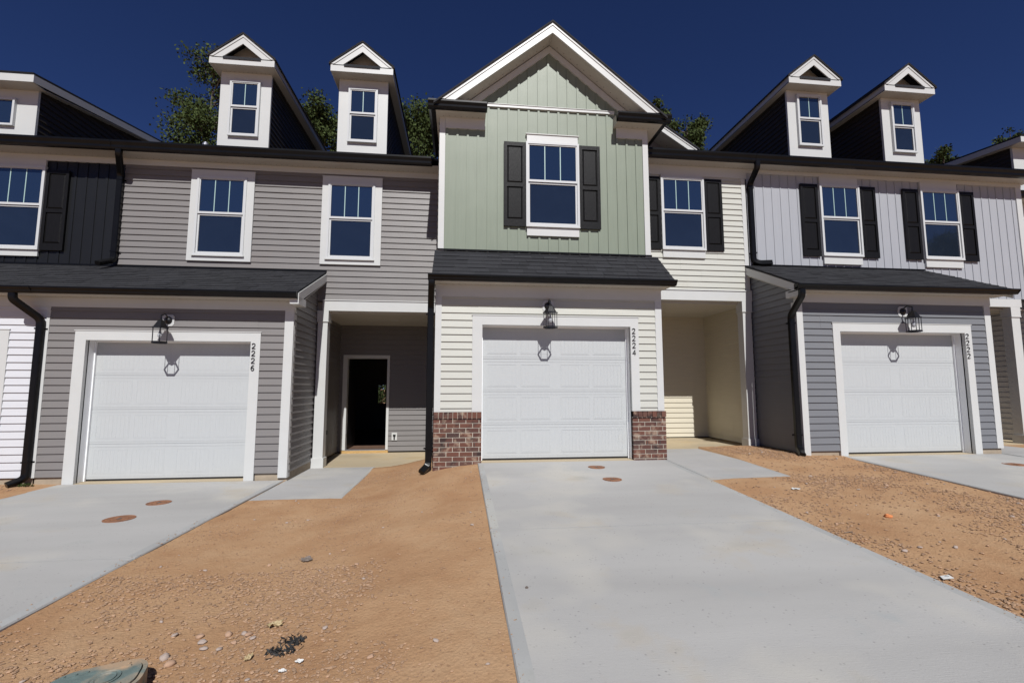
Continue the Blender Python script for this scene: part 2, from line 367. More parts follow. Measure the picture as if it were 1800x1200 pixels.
def shingle_roof(name, parent, x0, x1, y0, z0, y1, z1, tabs=True, thick=.03, right_bias=0, kmat='shingle'):
    """sloping plane rising from (y0,z0) to (y1,z1)"""
    mb = MB(); d = Vector((0, y1-y0, z1-z0)); L = d.length; d.normalize(); nrm = Vector((0, -d.z, d.y))
    def pt(x, s, n): p = Vector((x, y0, z0))+d*s+nrm*n; return tuple(p)
    mb.prism([pt(x0, -.02, -thick), pt(x0, -.02, 0), pt(x0, L, 0), pt(x0, L, -thick)], (x1-x0, 0, 0), kmat)
    if tabs:
        ex = .135; r = 0; s = -.03
        while s < L-.02:
            x = x0-random.random()*.2
            while x < x1:
                wv = random.choice((.16, .2, .25, .3)); a = max(x, x0); b = min(x+wv-.004, x1); t = random.choice((.006, .006, .011))
                if b-a > .02:
                    e = min(s+ex+.01, L)
                    mb.poly([pt(a, s, t+.002), pt(b, s, t+.002), pt(b, e, .001), pt(a, e, .001)], kmat)
                    mb.poly([pt(a, s, 0), pt(b, s, 0), pt(b, s, t+.002), pt(a, s, t+.002)], kmat)
                x += wv
            s += ex
    return mb.build(name, parent)

def soffit_x(name, parent, x0, x1, y0, y1, z, dots=True, th=.018):
    mb = MB(); mb.box(x0, x1, y0, y1, z, z+th, 'soffit')
    if dots and abs(y1-y0) > .2:
        x = x0+.12
        while x < x1-.08:
            for yy in (y1-.10,):
                for q in range(1):
                    mb.poly([(x, yy, z-.0015), (x+.010, yy, z-.0015), (x+.010, yy+.016, z-.0015), (x, yy+.016, z-.0015)], 'dark_hole')
            # board joints
            x += .10
        x = x0+.3
        while x < x1:
            mb.box(x, x+.004, y0+.005, y1-.01, z-.0022, z-.0002, 'dark_hole') if False else None
            x += .3
    return mb.build(name, parent)

def window(parent, x0, x1, z0, z1, y, ng=2, casing=None, head=None, sill=None, name='window', fixed=False):
    mb = MB(); fw = .038; k = 'window_white'; F = y
    def fr(a0, a1, b0, b1, wd, ya, yb):
        mb.box(a0, a1, ya, yb, b1-wd, b1, k); mb.box(a0, a1, ya, yb, b0, b0+wd, k)
        mb.box(a0, a0+wd, ya, yb, b0+wd, b1-wd, k); mb.box(a1-wd, a1, ya, yb, b0+wd, b1-wd, k)
    fr(x0, x1, z0, z1, fw, F-.058, F+.0)
    if fixed:
        wo = mb.build(name, parent); g = MB(); g.box(x0+fw-.001, x1-fw+.001, F-.030, F-.006, z0+fw-.001, z1-fw+.001, 'glass'); g.build('pane', wo); return wo
    zm = z0+(z1-z0)*.535
    fr(x0+fw, x1-fw, zm-.02, z1-fw, .020, F-.046, F-.002)       # upper sash
    fr(x0+fw, x1-fw, z0+fw, zm-.021, .030, F-.030, F-.002)       # lower sash set back
    mb.box(x0+fw, x1-fw, F-.050, F-.002, zm-.02, zm+.02, k)
    wo = mb.build(name, parent)
    g = MB(); g.box(x0+fw+.019, x1-fw-.019, F-.030, F-.006, zm+.019, z1-fw-.019, 'glass'); g.box(x0+fw+.029, x1-fw-.029, F-.014, F-.006, z0+fw+.029, zm-.05, 'glass_screen')
    g.build('pane', wo)
    if ng:
        q = MB(); n = ng+1; xa, xb = x0+fw+.02, x1-fw-.02
        for i in range(1, n):
            xc = xa+(xb-xa)*i/n; q.box(xc-.0075, xc+.0075, F-.034, F-.0305, zm+.02, z1-fw-.02, 'grille')
        q.build('muntin', wo)
    if casing is not None:
        a0, a1, b0, b1 = casing; c = MB(); t = 'white_trim'; ya, yb = F-.040, F+.0
        c.box(a0, a1, ya, yb, z1+.0, b1, t); c.box(a0, a1, ya, yb, b0, z0-.0, t); c.box(a0, x0, ya+.001, yb, z0, z1, t); c.box(x1, a1, ya+.001, yb, z0, z1, t)
        c.box(x0-.02, x1+.02, F-.075, ya, z0-.022, z0-.002, t)
        c.box(a0-.008, a1+.008, ya-.005, yb, b1, b1+.008, t)
        c.build('casing', wo, bevel=.0)
    if head is not None:
        c = MB(); c.box(head[0], head[1], F-.034, F, head[2], head[3], 'white_trim')
        if len(head) > 4: c.box(head[0]-.02, head[1]+.02, F-.05, F, head[3], head[3]+.012, 'white_trim')
        c.build('head_board', wo)
    if sill is not None:
        c = MB(); c.box(sill[0], sill[1], F-.034, F, sill[2], sill[3]-.012, 'white_trim'); c.box(sill[0]-.015, sill[1]+.015, F-.066, F, sill[3]-.012, sill[3]-.0005, 'white_trim'); c.build('sill_board', wo)
    return wo

def shutter(parent, x0, x1, z0, z1, y):
    mb = MB(); k = 'shutter_black'; F = y-.018; t = .030; st = .052; zm = z0+(z1-z0)*.49
    mb.box(x0, x0+st, F-t, F, z0, z1, k); mb.box(x1-st, x1, F-t, F, z0, z1, k)
    for a, b in ((z0, z0+.13), (zm-.035, zm+.035), (z1-.07, z1)): mb.box(x0+st, x1-st, F-t+.001, F, a, b, k)
    mb.box(x0+st, x1-st, F-.008, F, z0+.13, z1-.07, k)
    for a, b in ((z0+.13, zm-.035), (zm+.035, z1-.07)):
        X0, X1, Z0, Z1 = x0+st+.008, x1-st-.008, a+.008, b-.008; c = .022; yo, yi = F-.009, F-.024
        o = [(X0, yo, Z0), (X1, yo, Z0), (X1, yo, Z1), (X0, yo, Z1)]; i = [(X0+c, yi, Z0+c), (X1-c, yi, Z0+c), (X1-c, yi, Z1-c), (X0+c, yi, Z1-c)]
        mb.poly(i, k)
        for j in range(4): mb.poly([o[j], o[(j+1) % 4], i[(j+1) % 4], i[j]], k)
    return mb.build('shutter', parent)

def garage_door(parent, x0, x1, z0, z1, y, rel=1.0):
    """sectional door: 4 sections, short bead-board panels"""
    mb = MB(); k = 'garage_white'; h = (z1-z0)/4
    for i in range(4):
        a = z0+i*h; b = a+h
        mb.box(x0, x1, y, y+.045, a+.003, b-.005, k)
        mb.box(x0, x1, y+.005, y+.045, b-.005, b+.003, k)
        mb.box(x0, x1, y-.0028, y, a+.036, a+.041, k); mb.box(x0, x1, y-.0028, y, b-.045, b-.040, k)
        wd = (x1-x0)
        for j, cx in enumerate((.137, .363, .637, .863)):
            pw = wd*.2/1.0; cxx = x0+wd*cx; X0, X1 = cxx-pw/2, cxx+pw/2; Z0, Z1 = a+.082, b-.082
            # raised rim
            r = .010
            mb.box(X0, X1, y-.003*rel, y, Z1-r, Z1, k); mb.box(X0, X1, y-.003*rel, y, Z0, Z0+r, k)
            mb.box(X0, X0+r, y-.003*rel, y, Z0+r, Z1-r, k); mb.box(X1-r, X1, y-.003*rel, y, Z0+r, Z1-r, k)
            n = 8; iw = (X1-X0-2*r-.012)/n
            for q in range(n):
                u = X0+r+.006+iw*q
                mb.box(u+.002, u+iw-.002, y-.0018*rel, y, Z0+r+.006, Z1-r-.006, k)
    o = mb.build('garage_door', parent)
    s = MB(); s.box(x0+.01, x1-.01, y+.004, y+.04, z0-.022, z0+.001, 'door_dark'); s.build('bottom_seal', o)
    return o

def hexring(mb, c, r, z0, z1, k, rin=None, rot=0.0, r1=None):
    n = 6; r1 = r if r1 is None else r1
    A = [(c[0]+r*math.cos(rot+i*math.pi/3), c[1]+r*math.sin(rot+i*math.pi/3), z0) for i in range(n)]
    B = [(c[0]+r1*math.cos(rot+i*math.pi/3), c[1]+r1*math.sin(rot+i*math.pi/3), z1) for i in range(n)]
    if rin is None:
        mb.poly(A[::-1], k); mb.poly(B, k)
        for i in range(n): mb.poly([A[i], A[(i+1) % n], B[(i+1) % n], B[i]], k)
    else:
        for i in range(n):
            j = (i+1) % n
            def I(p): return (c[0]+(p[0]-c[0])*rin/r, c[1]+(p[1]-c[1])*rin/r, p[2])
            mb.poly([A[i], A[j], B[j], B[i]], k); mb.poly([I(A[j]), I(A[i]), I(B[i]), I(B[j])], k)
            mb.poly([B[i], B[j], I(B[j]), I(B[i])], k); mb.poly([A[j], A[i], I(A[i]), I(A[j])], k)
def lantern(parent, x, y, zb, wall, plate=True, bulb=True):
    """hex cage carriage lantern; (x,y) axis, zb bottom ring, wall = wall plane y"""
    mb = MB(); k = 'lamp_black'; R = .117; c = (x, y)
    hexring(mb, c, R, zb, zb+.02, k, rin=R-.018)
    hexring(mb, c, R-.006, zb+.02, zb+.028, k, rin=R-.016)
    for i in range(6):
        a = i*math.pi/3; px, py = x+(R-.012)*math.cos(a), y+(R-.012)*math.sin(a)
        mb.box(px-.004, px+.004, py-.004, py+.004, zb+.02, zb+.235, k)
    hexring(mb, c, R+.004, zb+.235, zb+.255, k)
    hexring(mb, c, R-.012, zb+.255, zb+.345, k, r1=.05)
    hexring(mb, c, .05, zb+.345, zb+.37, k, r1=.03); hexring(mb, c, .014, zb+.37, zb+.40, k)
    mb.sweep([(x, y, zb+.40), (x, y, zb+.44), (x, (y+wall)/2-.01, zb+.475), (x, wall-.05, zb+.44), (x, wall-.03, zb+.40)], [(.012*math.cos(t*math.pi/3), .012*math.sin(t*math.pi/3)) for t in range(6)], k)
    # canopy (round, domed)
    n = 20; cz = zb+.385
    for (r0, y0_, r1, y1_) in ((.062, wall-.022, .062, wall-.030), (.062, wall-.030, .045, wall-.045), (.045, wall-.045, .012, wall-.055)):
        for i in range(n):
            a0, a1 = 2*math.pi*i/n, 2*math.pi*(i+1)/n
            mb.poly([(x+r0*math.cos(a0), y0_, cz+r0*math.sin(a0)), (x+r0*math.cos(a1), y0_, cz+r0*math.sin(a1)), (x+r1*math.cos(a1), y1_, cz+r1*math.sin(a1)), (x+r1*math.cos(a0), y1_, cz+r1*math.sin(a0))], k)
    o = mb.build('wall_lantern', parent)
    p = MB(); a = .09; cc = .03
    p.prism([(x-a+cc, wall, cz-a), (x+a-cc, wall, cz-a), (x+a, wall, cz-a+cc), (x+a, wall, cz+a-cc), (x+a-cc, wall, cz+a), (x-a+cc, wall, cz+a), (x-a, wall, cz+a-cc), (x-a, wall, cz-a+cc)], (0, -.022, 0), 'white_trim'); p.build('mounting_block', o)
    b = MB(); prof = [(.012, .225), (.014, .19), (.018, .17), (.030, .14), (.032, .12), (.024, .095), (.008, .083)]
    for i in range(len(prof)-1):
        for j in range(12):
            a0, a1 = j*math.pi/6, (j+1)*math.pi/6; r0, z0 = prof[i]; r1, z1 = prof[i+1]
            b.poly([(x+r0*math.cos(a0), y+r0*math.sin(a0), zb+z0), (x+r0*math.cos(a1), y+r0*math.sin(a1), zb+z0), (x+r1*math.cos(a1), y+r1*math.sin(a1), zb+z1), (x+r1*math.cos(a0), y+r1*math.sin(a0), zb+z1)], 'bulb')
    b.build('bulb', o, smooth=True)
    return o

SEG = {'2': [[(0, .78), (.08, .93), (.28, 1), (.5, 1), (.7, .92), (.78, .75), (.72, .55), (.5, .38), (.2, .2), (0, 0), (.82, 0)]],
       '4': [[(.62, 0), (.62, 1), (0, .32), (.85, .32)]],
       '6': [[(.72, .97), (.45, .98), (.2, .8), (.04, .5), (.03, .28), (.15, .06), (.4, -.01), (.65, .06), (.78, .27), (.68, .48), (.45, .56), (.2, .49), (.06, .33)]]}
def house_number(parent, text, x, ztop, y, h=.080, pitch=.118):
    o = None; mb = MB()
    for i, ch in enumerate(text):
        z = ztop-i*pitch-h
        for line in SEG[ch]:
            P = [(x+a*h*.75, y-.006, z+b*h) for a, b in line]; t = .0042
            for a, b in zip(P[:-1], P[1:]):
                A, B = Vector(a), Vector(b); d = (B-A).normalized(); s = Vector((-d.z, 0, d.x))*t; A -= d*t*.6; B += d*t*.6
                mb.prism([A-s, B-s, B+s, A+s], (0, -.008, 0), 'number_black')
    return mb.build('house_number', parent)

def column(parent, x0, x1, y0, y1, z0, z1):
    mb = MB(); k = 'white_trim'
    mb.box(x0, x1, y0, y1, z0, z1, k)
    mb.box(x0-.02, x1+.02, y0-.02, y1+.02, z0-.005, z0+.19, k)
    mb.box(x0-.014, x1+.014, y0-.014, y1+.014, z1-.20, z1-.001, k)
    mb.box(x0-.02, x1+.02, y0-.02, y1+.02, z1-.215, z1-.2, k)
    return mb.build('column', parent)

def garage_opening(parent, x0, x1, z0, z1, yf, yd, tl, tr, tt, tb, rel=.45):
    """casing round the opening, jambs and head lining back to the door at yd"""
    c = MB(); k = 'white_trim'
    c.box(tl, x0, yf-.026, yf+.03, tb, tt, k); c.box(x1, tr, yf-.026, yf+.03, tb, tt, k); c.box(x0, x1, yf-.026, yf+.03, z1, tt, k)
    c.box(tl-.012, tr+.012, yf-.034, yf+.0, tt, tt+.012, k)
    o = c.build('garage_casing', parent)
    k = 'jamb_bounce_white'; j = MB(); j.box(x0-.03, x0, yf+.03, yd+.05, z0, z1, k); j.box(x1, x1+.03, yf+.03, yd+.05, z0, z1, k); j.box(x0-.03, x1+.03, yf+.03, yd+.05, z1, z1+.03, k)
    j.box(x0, x0+.018, yd-.035, yd-.004, z0, z1-.018, k); j.box(x1-.018, x1, yd-.035, yd-.004, z0, z1-.018, k); j.box(x0, x1, yd-.035, yd-.004, z1-.018, z1, k)
    j.build('jamb', o)
    garage_door(parent, x0+.002, x1-.002, z0+.025, z1-.004, yd, rel)

def corner_trim(parent, x0, x1, y, z0, z1, side=None, name='corner_trim'):
    mb = MB(); mb.box(x0, x1, y-.022, y+.02, z0, z1, 'white_trim')
    if side == 'R': mb.box(x1-.02, x1+.003, y+.02, y+.10, z0, z1, 'white_trim')
    if side == 'L': mb.box(x0-.003, x0+.02, y+.02, y+.10, z0, z1, 'white_trim')
    return mb.build(name, parent)

def rake_board_y(parent, x, y0, z0, y1, z1, drop, t=.022, name='rake_board'):
    """board on the gable end of a lean-to roof, in the plane x"""
    mb = MB(); mb.prism([(x, y0, z0), (x, y1, z1), (x, y1, z1-drop), (x, y0, z0-drop)], (t, 0, 0), 'white_trim')
    return mb.build(name, parent)

S = 0.553; MY = 1.213      # set-back of the left block, depth of the upper wall behind the garage fronts

# ================================================================ townhouse 2224 (centre)
T = thing('townhouse', (1.2, 0, 0), 'sage green and cream gabled townhouse numbered 2224, in the middle of the row', 'townhouse', 'row of new townhouses')
DO = (0.0, 2.44, 0.0, 2.152)
mb = MB(); lap(mb, front(0), -.70, 2.96, .775, 2.62, 'cream_vinyl', holes=[(-.12, 2.54, -1, 2.28)], zref=2.224-20*EX)
mb.box(-.70, 0, .03, .05, -.3, 2.8, 'cream_vinyl'); mb.box(2.44, 2.96, .03, .05, -.2, 2.8, 'cream_vinyl'); mb.box(0, 2.44, .03, .05, 2.18, 2.8, 'cream_vinyl')
mb.build('garage_wall', T)
mb = MB(); lap(mb, faceR(2.985), .02, 1.22, .0, 3.45, 'cream_vinyl', zref=2.224-20*EX); mb.build('garage_side_wall', T, clips=[((0, -.30, 2.84), (0, -.864, 1))])
mb = MB(); lap(mb, faceL(-.735), .02, MY+S, -.25, 3.4, 'cream_vinyl', zref=2.224-20*EX); mb.build('garage_side_wall', T, clips=[((0, -.30, 2.84), (0, -.864, 1))])
garage_opening(T, 0, 2.44, 0, 2.152, 0, .2, -.157, 2.577, 2.30, .775, 1.0)
corner_trim(T, -.742, -.645, 0, .775, 2.60, 'L'); corner_trim(T, 2.875, 2.985, 0, .775, 2.60, 'R')
mb = MB(); mb.box(-.742, 2.985, -.03, .02, 2.60, 2.785, 'white_trim'); mb.build('frieze_board', T)
def bricks(parent, x0, x1, z0, z1, y=-.03, ydeep=.2):
    mb = MB(); mb.box(x0+.004, x1-.004, y+.006, ydeep, z0, z1-.004, 'mortar'); o = mb.build('brick_pier', parent)
    b = MB(); rl = z1-.092; w = (x1-x0); n = max(3, round(w/.078))
    for i in range(n):
        a = x0+w*i/n+.004; c = x0+w*(i+1)/n-.004
        b.box(a, c, y-.026, ydeep-.02, rl, z1, 'brick')
    ch = .0725; r = 0; z = rl-.012-.06
    while z > z0-.08:
        L = .203; off = 0 if r % 2 else -.105
        x = x0+off
        while x < x1-.01:
            a = max(x, x0); c = min(x+L-.010, x1)
            if c-a > .02:
                jt = random.uniform(-.0015, .0015)
                b.box(a, c, y+jt, ydeep-.02, z, z+.060, 'brick')
            x += L
        r += 1; z -= ch
    b.build('bricks', o)
    zz = rl-.012-.06-5*ch
    for xx in (x0+.235, x1-.11):
        hs = MB(); hs.box(xx-.006, xx+.006, y-.003, y+.02, zz, zz+.056, 'dark_hole'); hs.build('weep_hole', o)
bricks(T, -.745, -.004, -.3, .773); bricks(T, 2.444, 3.0, -.12, .773)
mb = MB(); mb.box(-.01, 2.45, -.05, .26, -.1, -.004, 'conc_tan'); mb.build('door_slab', T)
# lean-to roof over the garage
gutter_x('gutter', T, -.845, 3.104, -.403, 2.784, 2.872)
soffit_x('soffit', T, -.80, 3.06, -.30, .0, 2.786)
mb = MB(); mb.box(-.80, 3.06, -.282, -.262, 2.806, 2.88, 'white_trim'); mb.build('fascia', T)
shingle_roof('roof', T, -.79, 3.105, -.30, 2.885, .36, 3.455)
for x in (-.785, 3.045):
    mb = MB(); mb.prism([(x, -.28, 2.80), (x, -.28, 2.86), (x, .34, 3.39), (x, .34, 2.80)], (.02, 0, 0), 'cream_vinyl'); mb.build('roof_cheek', T)
mb = MB(); mb.box(-.74, 3.0, .318, .346, 3.450, 3.478, 'black_metal'); mb.build('flashing', T)
downspout(T, [(-.79, -.32, 2.79), (-.79, -.32, 2.73), (-.815, .0, 2.46), (-.815, .0, -.03), (-.91, -.12, -.115)])
house_number(T, '2224', 2.468, 2.12, -.026)
lantern(T, 1.067, -.2, 2.087, 0, True)
# green projecting upper storey
ap, sl = 1.19, .81
mb = MB(); board(mb, front(.35), -.66, 2.92, 3.44, 7.2, 'green_board', uref=.795, bw=.036, t=.017)
mb.build('gable_wall', T, clips=[((ap, 0, 7.20), (sl, 0, 1)), ((ap, 0, 7.20), (-sl, 0, 1))])
mb = MB(); lap(mb, faceR(2.985), .36, MY+.1, 3.4, 5.8, 'cream_vinyl'); mb.build('side_wall', T); mb = MB(); lap(mb, faceL(-.735), .36, MY+S+.1, 3.4, 5.8, 'cream_vinyl'); mb.build('side_wall', T)
corner_trim(T, -.74, -.642, .35, 3.44, 5.80, 'L'); corner_trim(T, 2.886, 2.985, .35, 3.44, 5.80, 'R')
mb = MB(); mb.box(.06, 2.37, .315, .36, 6.055, 6.10, 'white_trim'); mb.box(.06, 2.37, .305, .35, 6.10, 6.108, 'white_trim'); mb.build('belt_board', T)
for a_, b_ in ((-.64, .038), (2.40, 2.886)):
    mb = MB(); mb.box(a_, b_, .318, .36, 5.615, 5.80, 'white_trim'); mb.build('frieze_board', T)
soffit_x('soffit', T, -.80, .045, .10, .36, 5.80); soffit_x('soffit', T, 2.355, 3.18, .10, .36, 5.80)
for a, b in ((-.80, .045), (2.355, 3.18)):
    mb = MB(); mb.prism([(a, .10, 5.82), (a, .10, 5.93), (a, .355, 6.0), (a, .355, 5.82)], (b-a, 0, 0), 'soffit'); mb.build('cornice_return', T)
for a, b in ((-.925, .062), (2.335, 3.305)): gutter_x('gutter', T, a, b, -.005, 5.80, 5.925)
soffit_x('soffit', T, -.80, -.74, .36, 1.9, 5.80, False); soffit_x('soffit', T, 2.985, 3.18, .36, 1.6, 5.80, False)
gutter_y('gutter', T, -.925, -.80, .12, 1.75, 5.80, 5.925); gutter_y('gutter', T, 3.305, 3.18, .12, 1.25, 5.80, 5.925)
# main gable roof + rakes
def gable_roof(parent, ax, az, half, sl, y0, y1, thick=.035, tabs=False):
    mb = MB()
    for s in (-1, 1):
        a = (ax, y0, az); b = (ax+s*half, y0, az-sl*half)
        mb.prism([a, b, (b[0], y0, b[2]-thick), (ax, y0, az-thick)], (0, y1-y0, 0), 'shingle')
    return mb.build('roof', parent)
def rakes(parent, ax, az, half, sl, y0, y1, w1=.06, w2=.135, soff=True, z_end=None):
    mb = MB()
    for s in (-1, 1):
        for (o0, o1, yy) in ((.0, w1, y0-.012), (w1, w1+w2, y0)):
            mb.prism([(ax, yy, az-o0), (ax+s*half, yy, az-o0-sl*half), (ax+s*half, yy, az-o1-sl*half), (ax, yy, az-o1)], (0, .03, 0), 'white_trim')
    clips = [((0, 0, z_end), (0, 0, -1))] if z_end else []
    o = mb.build('rake_board', parent, clips=clips)
    if soff:
        mb = MB()
        for s in (-1, 1):
            zz = az-w1-w2+.03
            mb.prism([(ax, y0+.03, zz), (ax+s*half, y0+.03, zz-sl*half), (ax+s*half, y0+.03, zz-.02-sl*half), (ax, y0+.03, zz-.02)], (0, y1-y0-.03, 0), 'soffit')
            for q in range(int(half/.12)):
                x = ax+s*(.12+q*.12); z = zz-.021-sl*abs(x-ax)-.002
                dx = .011*s
                mb.poly([(x, y1-.12, z), (x+dx, y1-.12, z-sl*.011), (x+dx, y1-.105, z-sl*.011), (x, y1-.105, z)], 'dark_hole')
        mb.build('rake_soffit', parent, clips=clips)
gable_roof(T, ap, 7.50, 2.02, sl, -.03, 6.4); rakes(T, ap, 7.475, 1.95, sl, 0, .35, z_end=5.93)
mb = MB()
for s_ in (-1, 1):
    zt = 7.27; mb.prism([(ap, .31, zt), (ap+s_*1.75, .31, zt-sl*1.75), (ap+s_*1.75, .31, zt-.13-sl*1.75), (ap, .31, zt-.13)], (0, .05, 0), 'white_trim')
mb.build('rake_frieze', T, clips=[((0, 0, 5.93), (0, 0, -1))])
window(T, .757, 1.70, 3.913, 5.435, .339, 2, head=(.775, 1.685, 5.435, 5.575, 1), sill=(.772, 1.69, 3.752, 3.913))
shutter(T, .372, .752, 3.905, 5.42, .35); shutter(T, 1.709, 2.083, 3.905, 5.42, .35)
# second smaller cross gable behind
rax, raz, rsl = 2.45, 7.255, .647
gable_roof(T, rax, raz+.03, 2.0, rsl, 1.17, 5.5); rakes(T, rax, raz, 1.95, rsl, 1.2, 1.6, w1=.045, w2=.10)
mb = MB(); mb.prism([(rax, 1.6, raz-.1), (rax-1.9, 1.6, raz-.1-rsl*1.9), (rax+1.9, 1.6, raz-.1-rsl*1.9)], (0, .05, 0), 'grey_vinyl'); mb.build('rear_gable_wall', T)
# recessed upper wall on the right
mb = MB(); lap(mb, front(MY), 3.0, 5.33, 3.05, 5.55, 'cream_vinyl', zref=0.0); mb.build('upper_wall', T)
mb = MB(); mb.box(2.99, 5.43, MY-.03, MY+.02, 5.40, 5.60, 'white_trim'); mb.build('frieze_board', T)
corner_trim(T, 5.315, 5.40, MY, 3.06, 5.40)
window(T, 3.585, 4.49, 3.865, 5.35, MY-.012, 2, head=(3.60, 4.475, 5.35, 5.40), sill=(3.60, 4.475, 3.704, 3.865))
shutter(T, 3.205, 3.575, 3.86, 5.345, MY); shutter(T, 4.50, 4.878, 3.86, 5.345, MY)
# porch
PY = 3.11
mb = MB(); mb.box(2.99, 5.42, MY-.035, MY+.12, 2.86, 3.055, 'white_trim'); mb.box(2.99, 5.42, MY-.05, MY, 3.055, 3.072, 'white_trim'); mb.build('porch_beam', T)
mb = MB(); lap(mb, front(PY), 2.99, 5.43, .02, 2.83, 'cream_vinyl_bounce', zref=0); lap(mb, faceL(5.45), MY+.1, PY, .02, 2.83, 'cream_vinyl_bounce', zref=0); lap(mb, faceR(3.0), MY, PY, .02, 2.83, 'cream_vinyl_bounce', zref=0)
mb.box(5.425, 5.44, PY-.03, PY-.012, .02, 2.82, 'cream_vinyl_bounce'); mb.build('porch_wall', T)
mb = MB(); mb.box(2.99, 5.455, MY+.1, PY+.02, 2.815, 3.05, 'soffit'); mb.build('porch_ceiling', T)
mb = MB(); n_ = 20
for i in range(n_):
    a0, a1 = 2*math.pi*i/n_, 2*math.pi*(i+1)/n_
    mb.poly([(3.75, 2.0, 2.80), (3.75+.08*math.cos(a0), 2.0+.08*math.sin(a0), 2.805), (3.75+.08*math.cos(a1), 2.0+.08*math.sin(a1), 2.805)], 'white_trim')
    mb.poly([(3.75+.08*math.cos(a0), 2.0+.08*math.sin(a0), 2.805), (3.75+.1*math.cos(a0), 2.0+.1*math.sin(a0), 2.814), (3.75+.1*math.cos(a1), 2.0+.1*math.sin(a1), 2.814), (3.75+.08*math.cos(a1), 2.0+.08*math.sin(a1), 2.805)], 'white_trim')
mb.build('ceiling_disc', T)
mb = MB(); mb.box(2.99, 5.45, 1.21, PY+.05, -.2, -.005, 'conc_tan'); mb.build('porch_slab', T)
column(T, 5.215, 5.395, MY-.02, MY+.16, -.02, 2.86)
# main eave over the right part
gutter_x('gutter', T, 3.10, 5.43, .81, 5.598, 5.75); soffit_x('soffit', T, 3.0, 5.43, .92, MY+.01, 5.60)
mb = MB(); mb.prism([(-.74, .93, 5.72), (-.74, 7.2, 8.54), (-.74, 7.2, 8.50), (-.74, .93, 5.68)], (6.18, 0, 0), 'shingle'); mb.prism([(-.74, 7.2, 8.54), (-.74, 13.4, 5.75), (-.74, 13.4, 5.71), (-.74, 7.2, 8.50)], (6.18, 0, 0), 'shingle')
mb.build('main_roof', T, clips=[])
mb = MB(); lap(mb, lambda u, n, z: (u, 13.0+n, z), -.74, 5.44, -.2, 5.7, 'cream_vinyl', e=.2316); mb.build('back_wall', T)

# ================================================================ townhouse 2226 (left)
T6 = thing('townhouse', (-3.7, S, -.3), 'taupe grey lap-sided townhouse numbered 2226 with two white dormers and an open door', 'townhouse', 'row of new townhouses')
X0, X1 = -6.156, -3.716; ZR6 = 2.224-.28-20*EX
mb = MB(); lap(mb, front(S), -6.71, -3.08, -.195, 2.45, 'grey_vinyl', holes=[(-6.25, -3.62, -1, 2.0)], zref=-.195)
mb.box(-6.71, X0, S+.03, S+.05, -.3, 2.55, 'grey_vinyl'); mb.box(X1, -3.08, S+.03, S+.05, -.3, 2.55, 'grey_vinyl'); mb.box(X0, X1, S+.03, S+.05, 1.93, 2.55, 'grey_vinyl')
mb.build('garage_wall', T6)
YM6 = S+MY
mb = MB(); lap(mb, faceR(-3.08), S+.02, YM6+.02, -.2, 3.4, 'grey_vinyl', zref=-.195)
mb.build('garage_side_wall', T6, clips=[((0, .27, 2.60), (0, -.443, 1))])
garage_opening(T6, X0, X1, -.30, 1.893, S, S+.2, -6.317, -3.568, 2.039, -.315)
corner_trim(T6, -3.207, -3.067, S, -.27, 2.41, 'R'); corner_trim(T6, -6.745, -6.70, S, -.2, 2.41)
mb = MB(); mb.box(-6.74, -3.05, S-.03, S+.02, 2.41, 2.558, 'white_trim'); mb.build('frieze_board', T6)
mb = MB(); mb.box(-6.72, -6.33, S+.012, S+.3, -.5, -.198, 'concrete_found'); mb.box(-3.56, -3.072, S+.012, S+.3, -.5, -.198, 'concrete_found'); mb.box(-3.4, -3.072, S+.31, YM6, -.5, -.198, 'concrete_found'); mb.box(X0-.01, X1+.01, S-.02, S+.3, -.4, -.303, 'conc_tan'); mb.build('foundation', T6)
gutter_x('gutter', T6, -6.72, -2.925, .15, 2.562, 2.660)
soffit_x('soffit', T6, -6.72, -2.95, .25, S, 2.560)
shingle_roof('roof', T6, -6.72, -2.925, .24, 2.672, YM6, 3.375)
rake_board_y(T6, -2.935, .26, 2.655, YM6-.01, 3.332, .15)
mb = MB(); mb.box(-3.05, -2.913, .262, S+.06, 2.48, 2.60, 'white_trim'); mb.build('eave_box', T6)
mb = MB(); mb.prism([(-3.06, S+.05, 2.60), (-2.936, S+.05, 2.60), (-2.936, YM6, 3.15), (-3.06, YM6, 3.15)], (0, 0, .015), 'soffit'); mb.build('rake_soffit', T6)
mb = MB(); mb.box(-6.66, -2.92, YM6-.03, YM6-.012, 3.372, 3.40, 'black_metal'); mb.build('flashing', T6)
house_number(T6, '2226', -3.690, 1.862, S-.026)
lantern(T6, -4.985, S-.2, 1.835, S, True)
mb = MB(); lap(mb, front(YM6), -6.64, -.74, 2.80, 5.35, 'grey_vinyl', zref=2.80+.03); mb.build('upper_wall', T6)
mb = MB(); mb.box(-6.62, -.74, YM6-.03, YM6+.02, 5.33, 5.44, 'white_trim'); mb.build('frieze_board', T6)
gutter_x('gutter', T6, -6.64, -.93, 1.316, 5.436, 5.585); soffit_x('soffit', T6, -6.64, -.76, 1.42, YM6, 5.436)
for a in (-5.452, -3.055):
    window(T6, a+.115, a+1.005, 3.625, 5.155, YM6-.01, 2, casing=(a, a+1.14, 3.517, 5.276))
mb = MB(); mb.box(-2.965, -.745, YM6-.035, YM6+.12, 2.615, 2.81, 'white_trim'); mb.box(-2.965, -.745, YM6-.05, YM6, 2.81, 2.826, 'white_trim'); mb.build('porch_beam', T6)
PL = 3.683; DX0, DX1, DZ0, DZ1 = -2.911, -2.022, -.25, 1.822
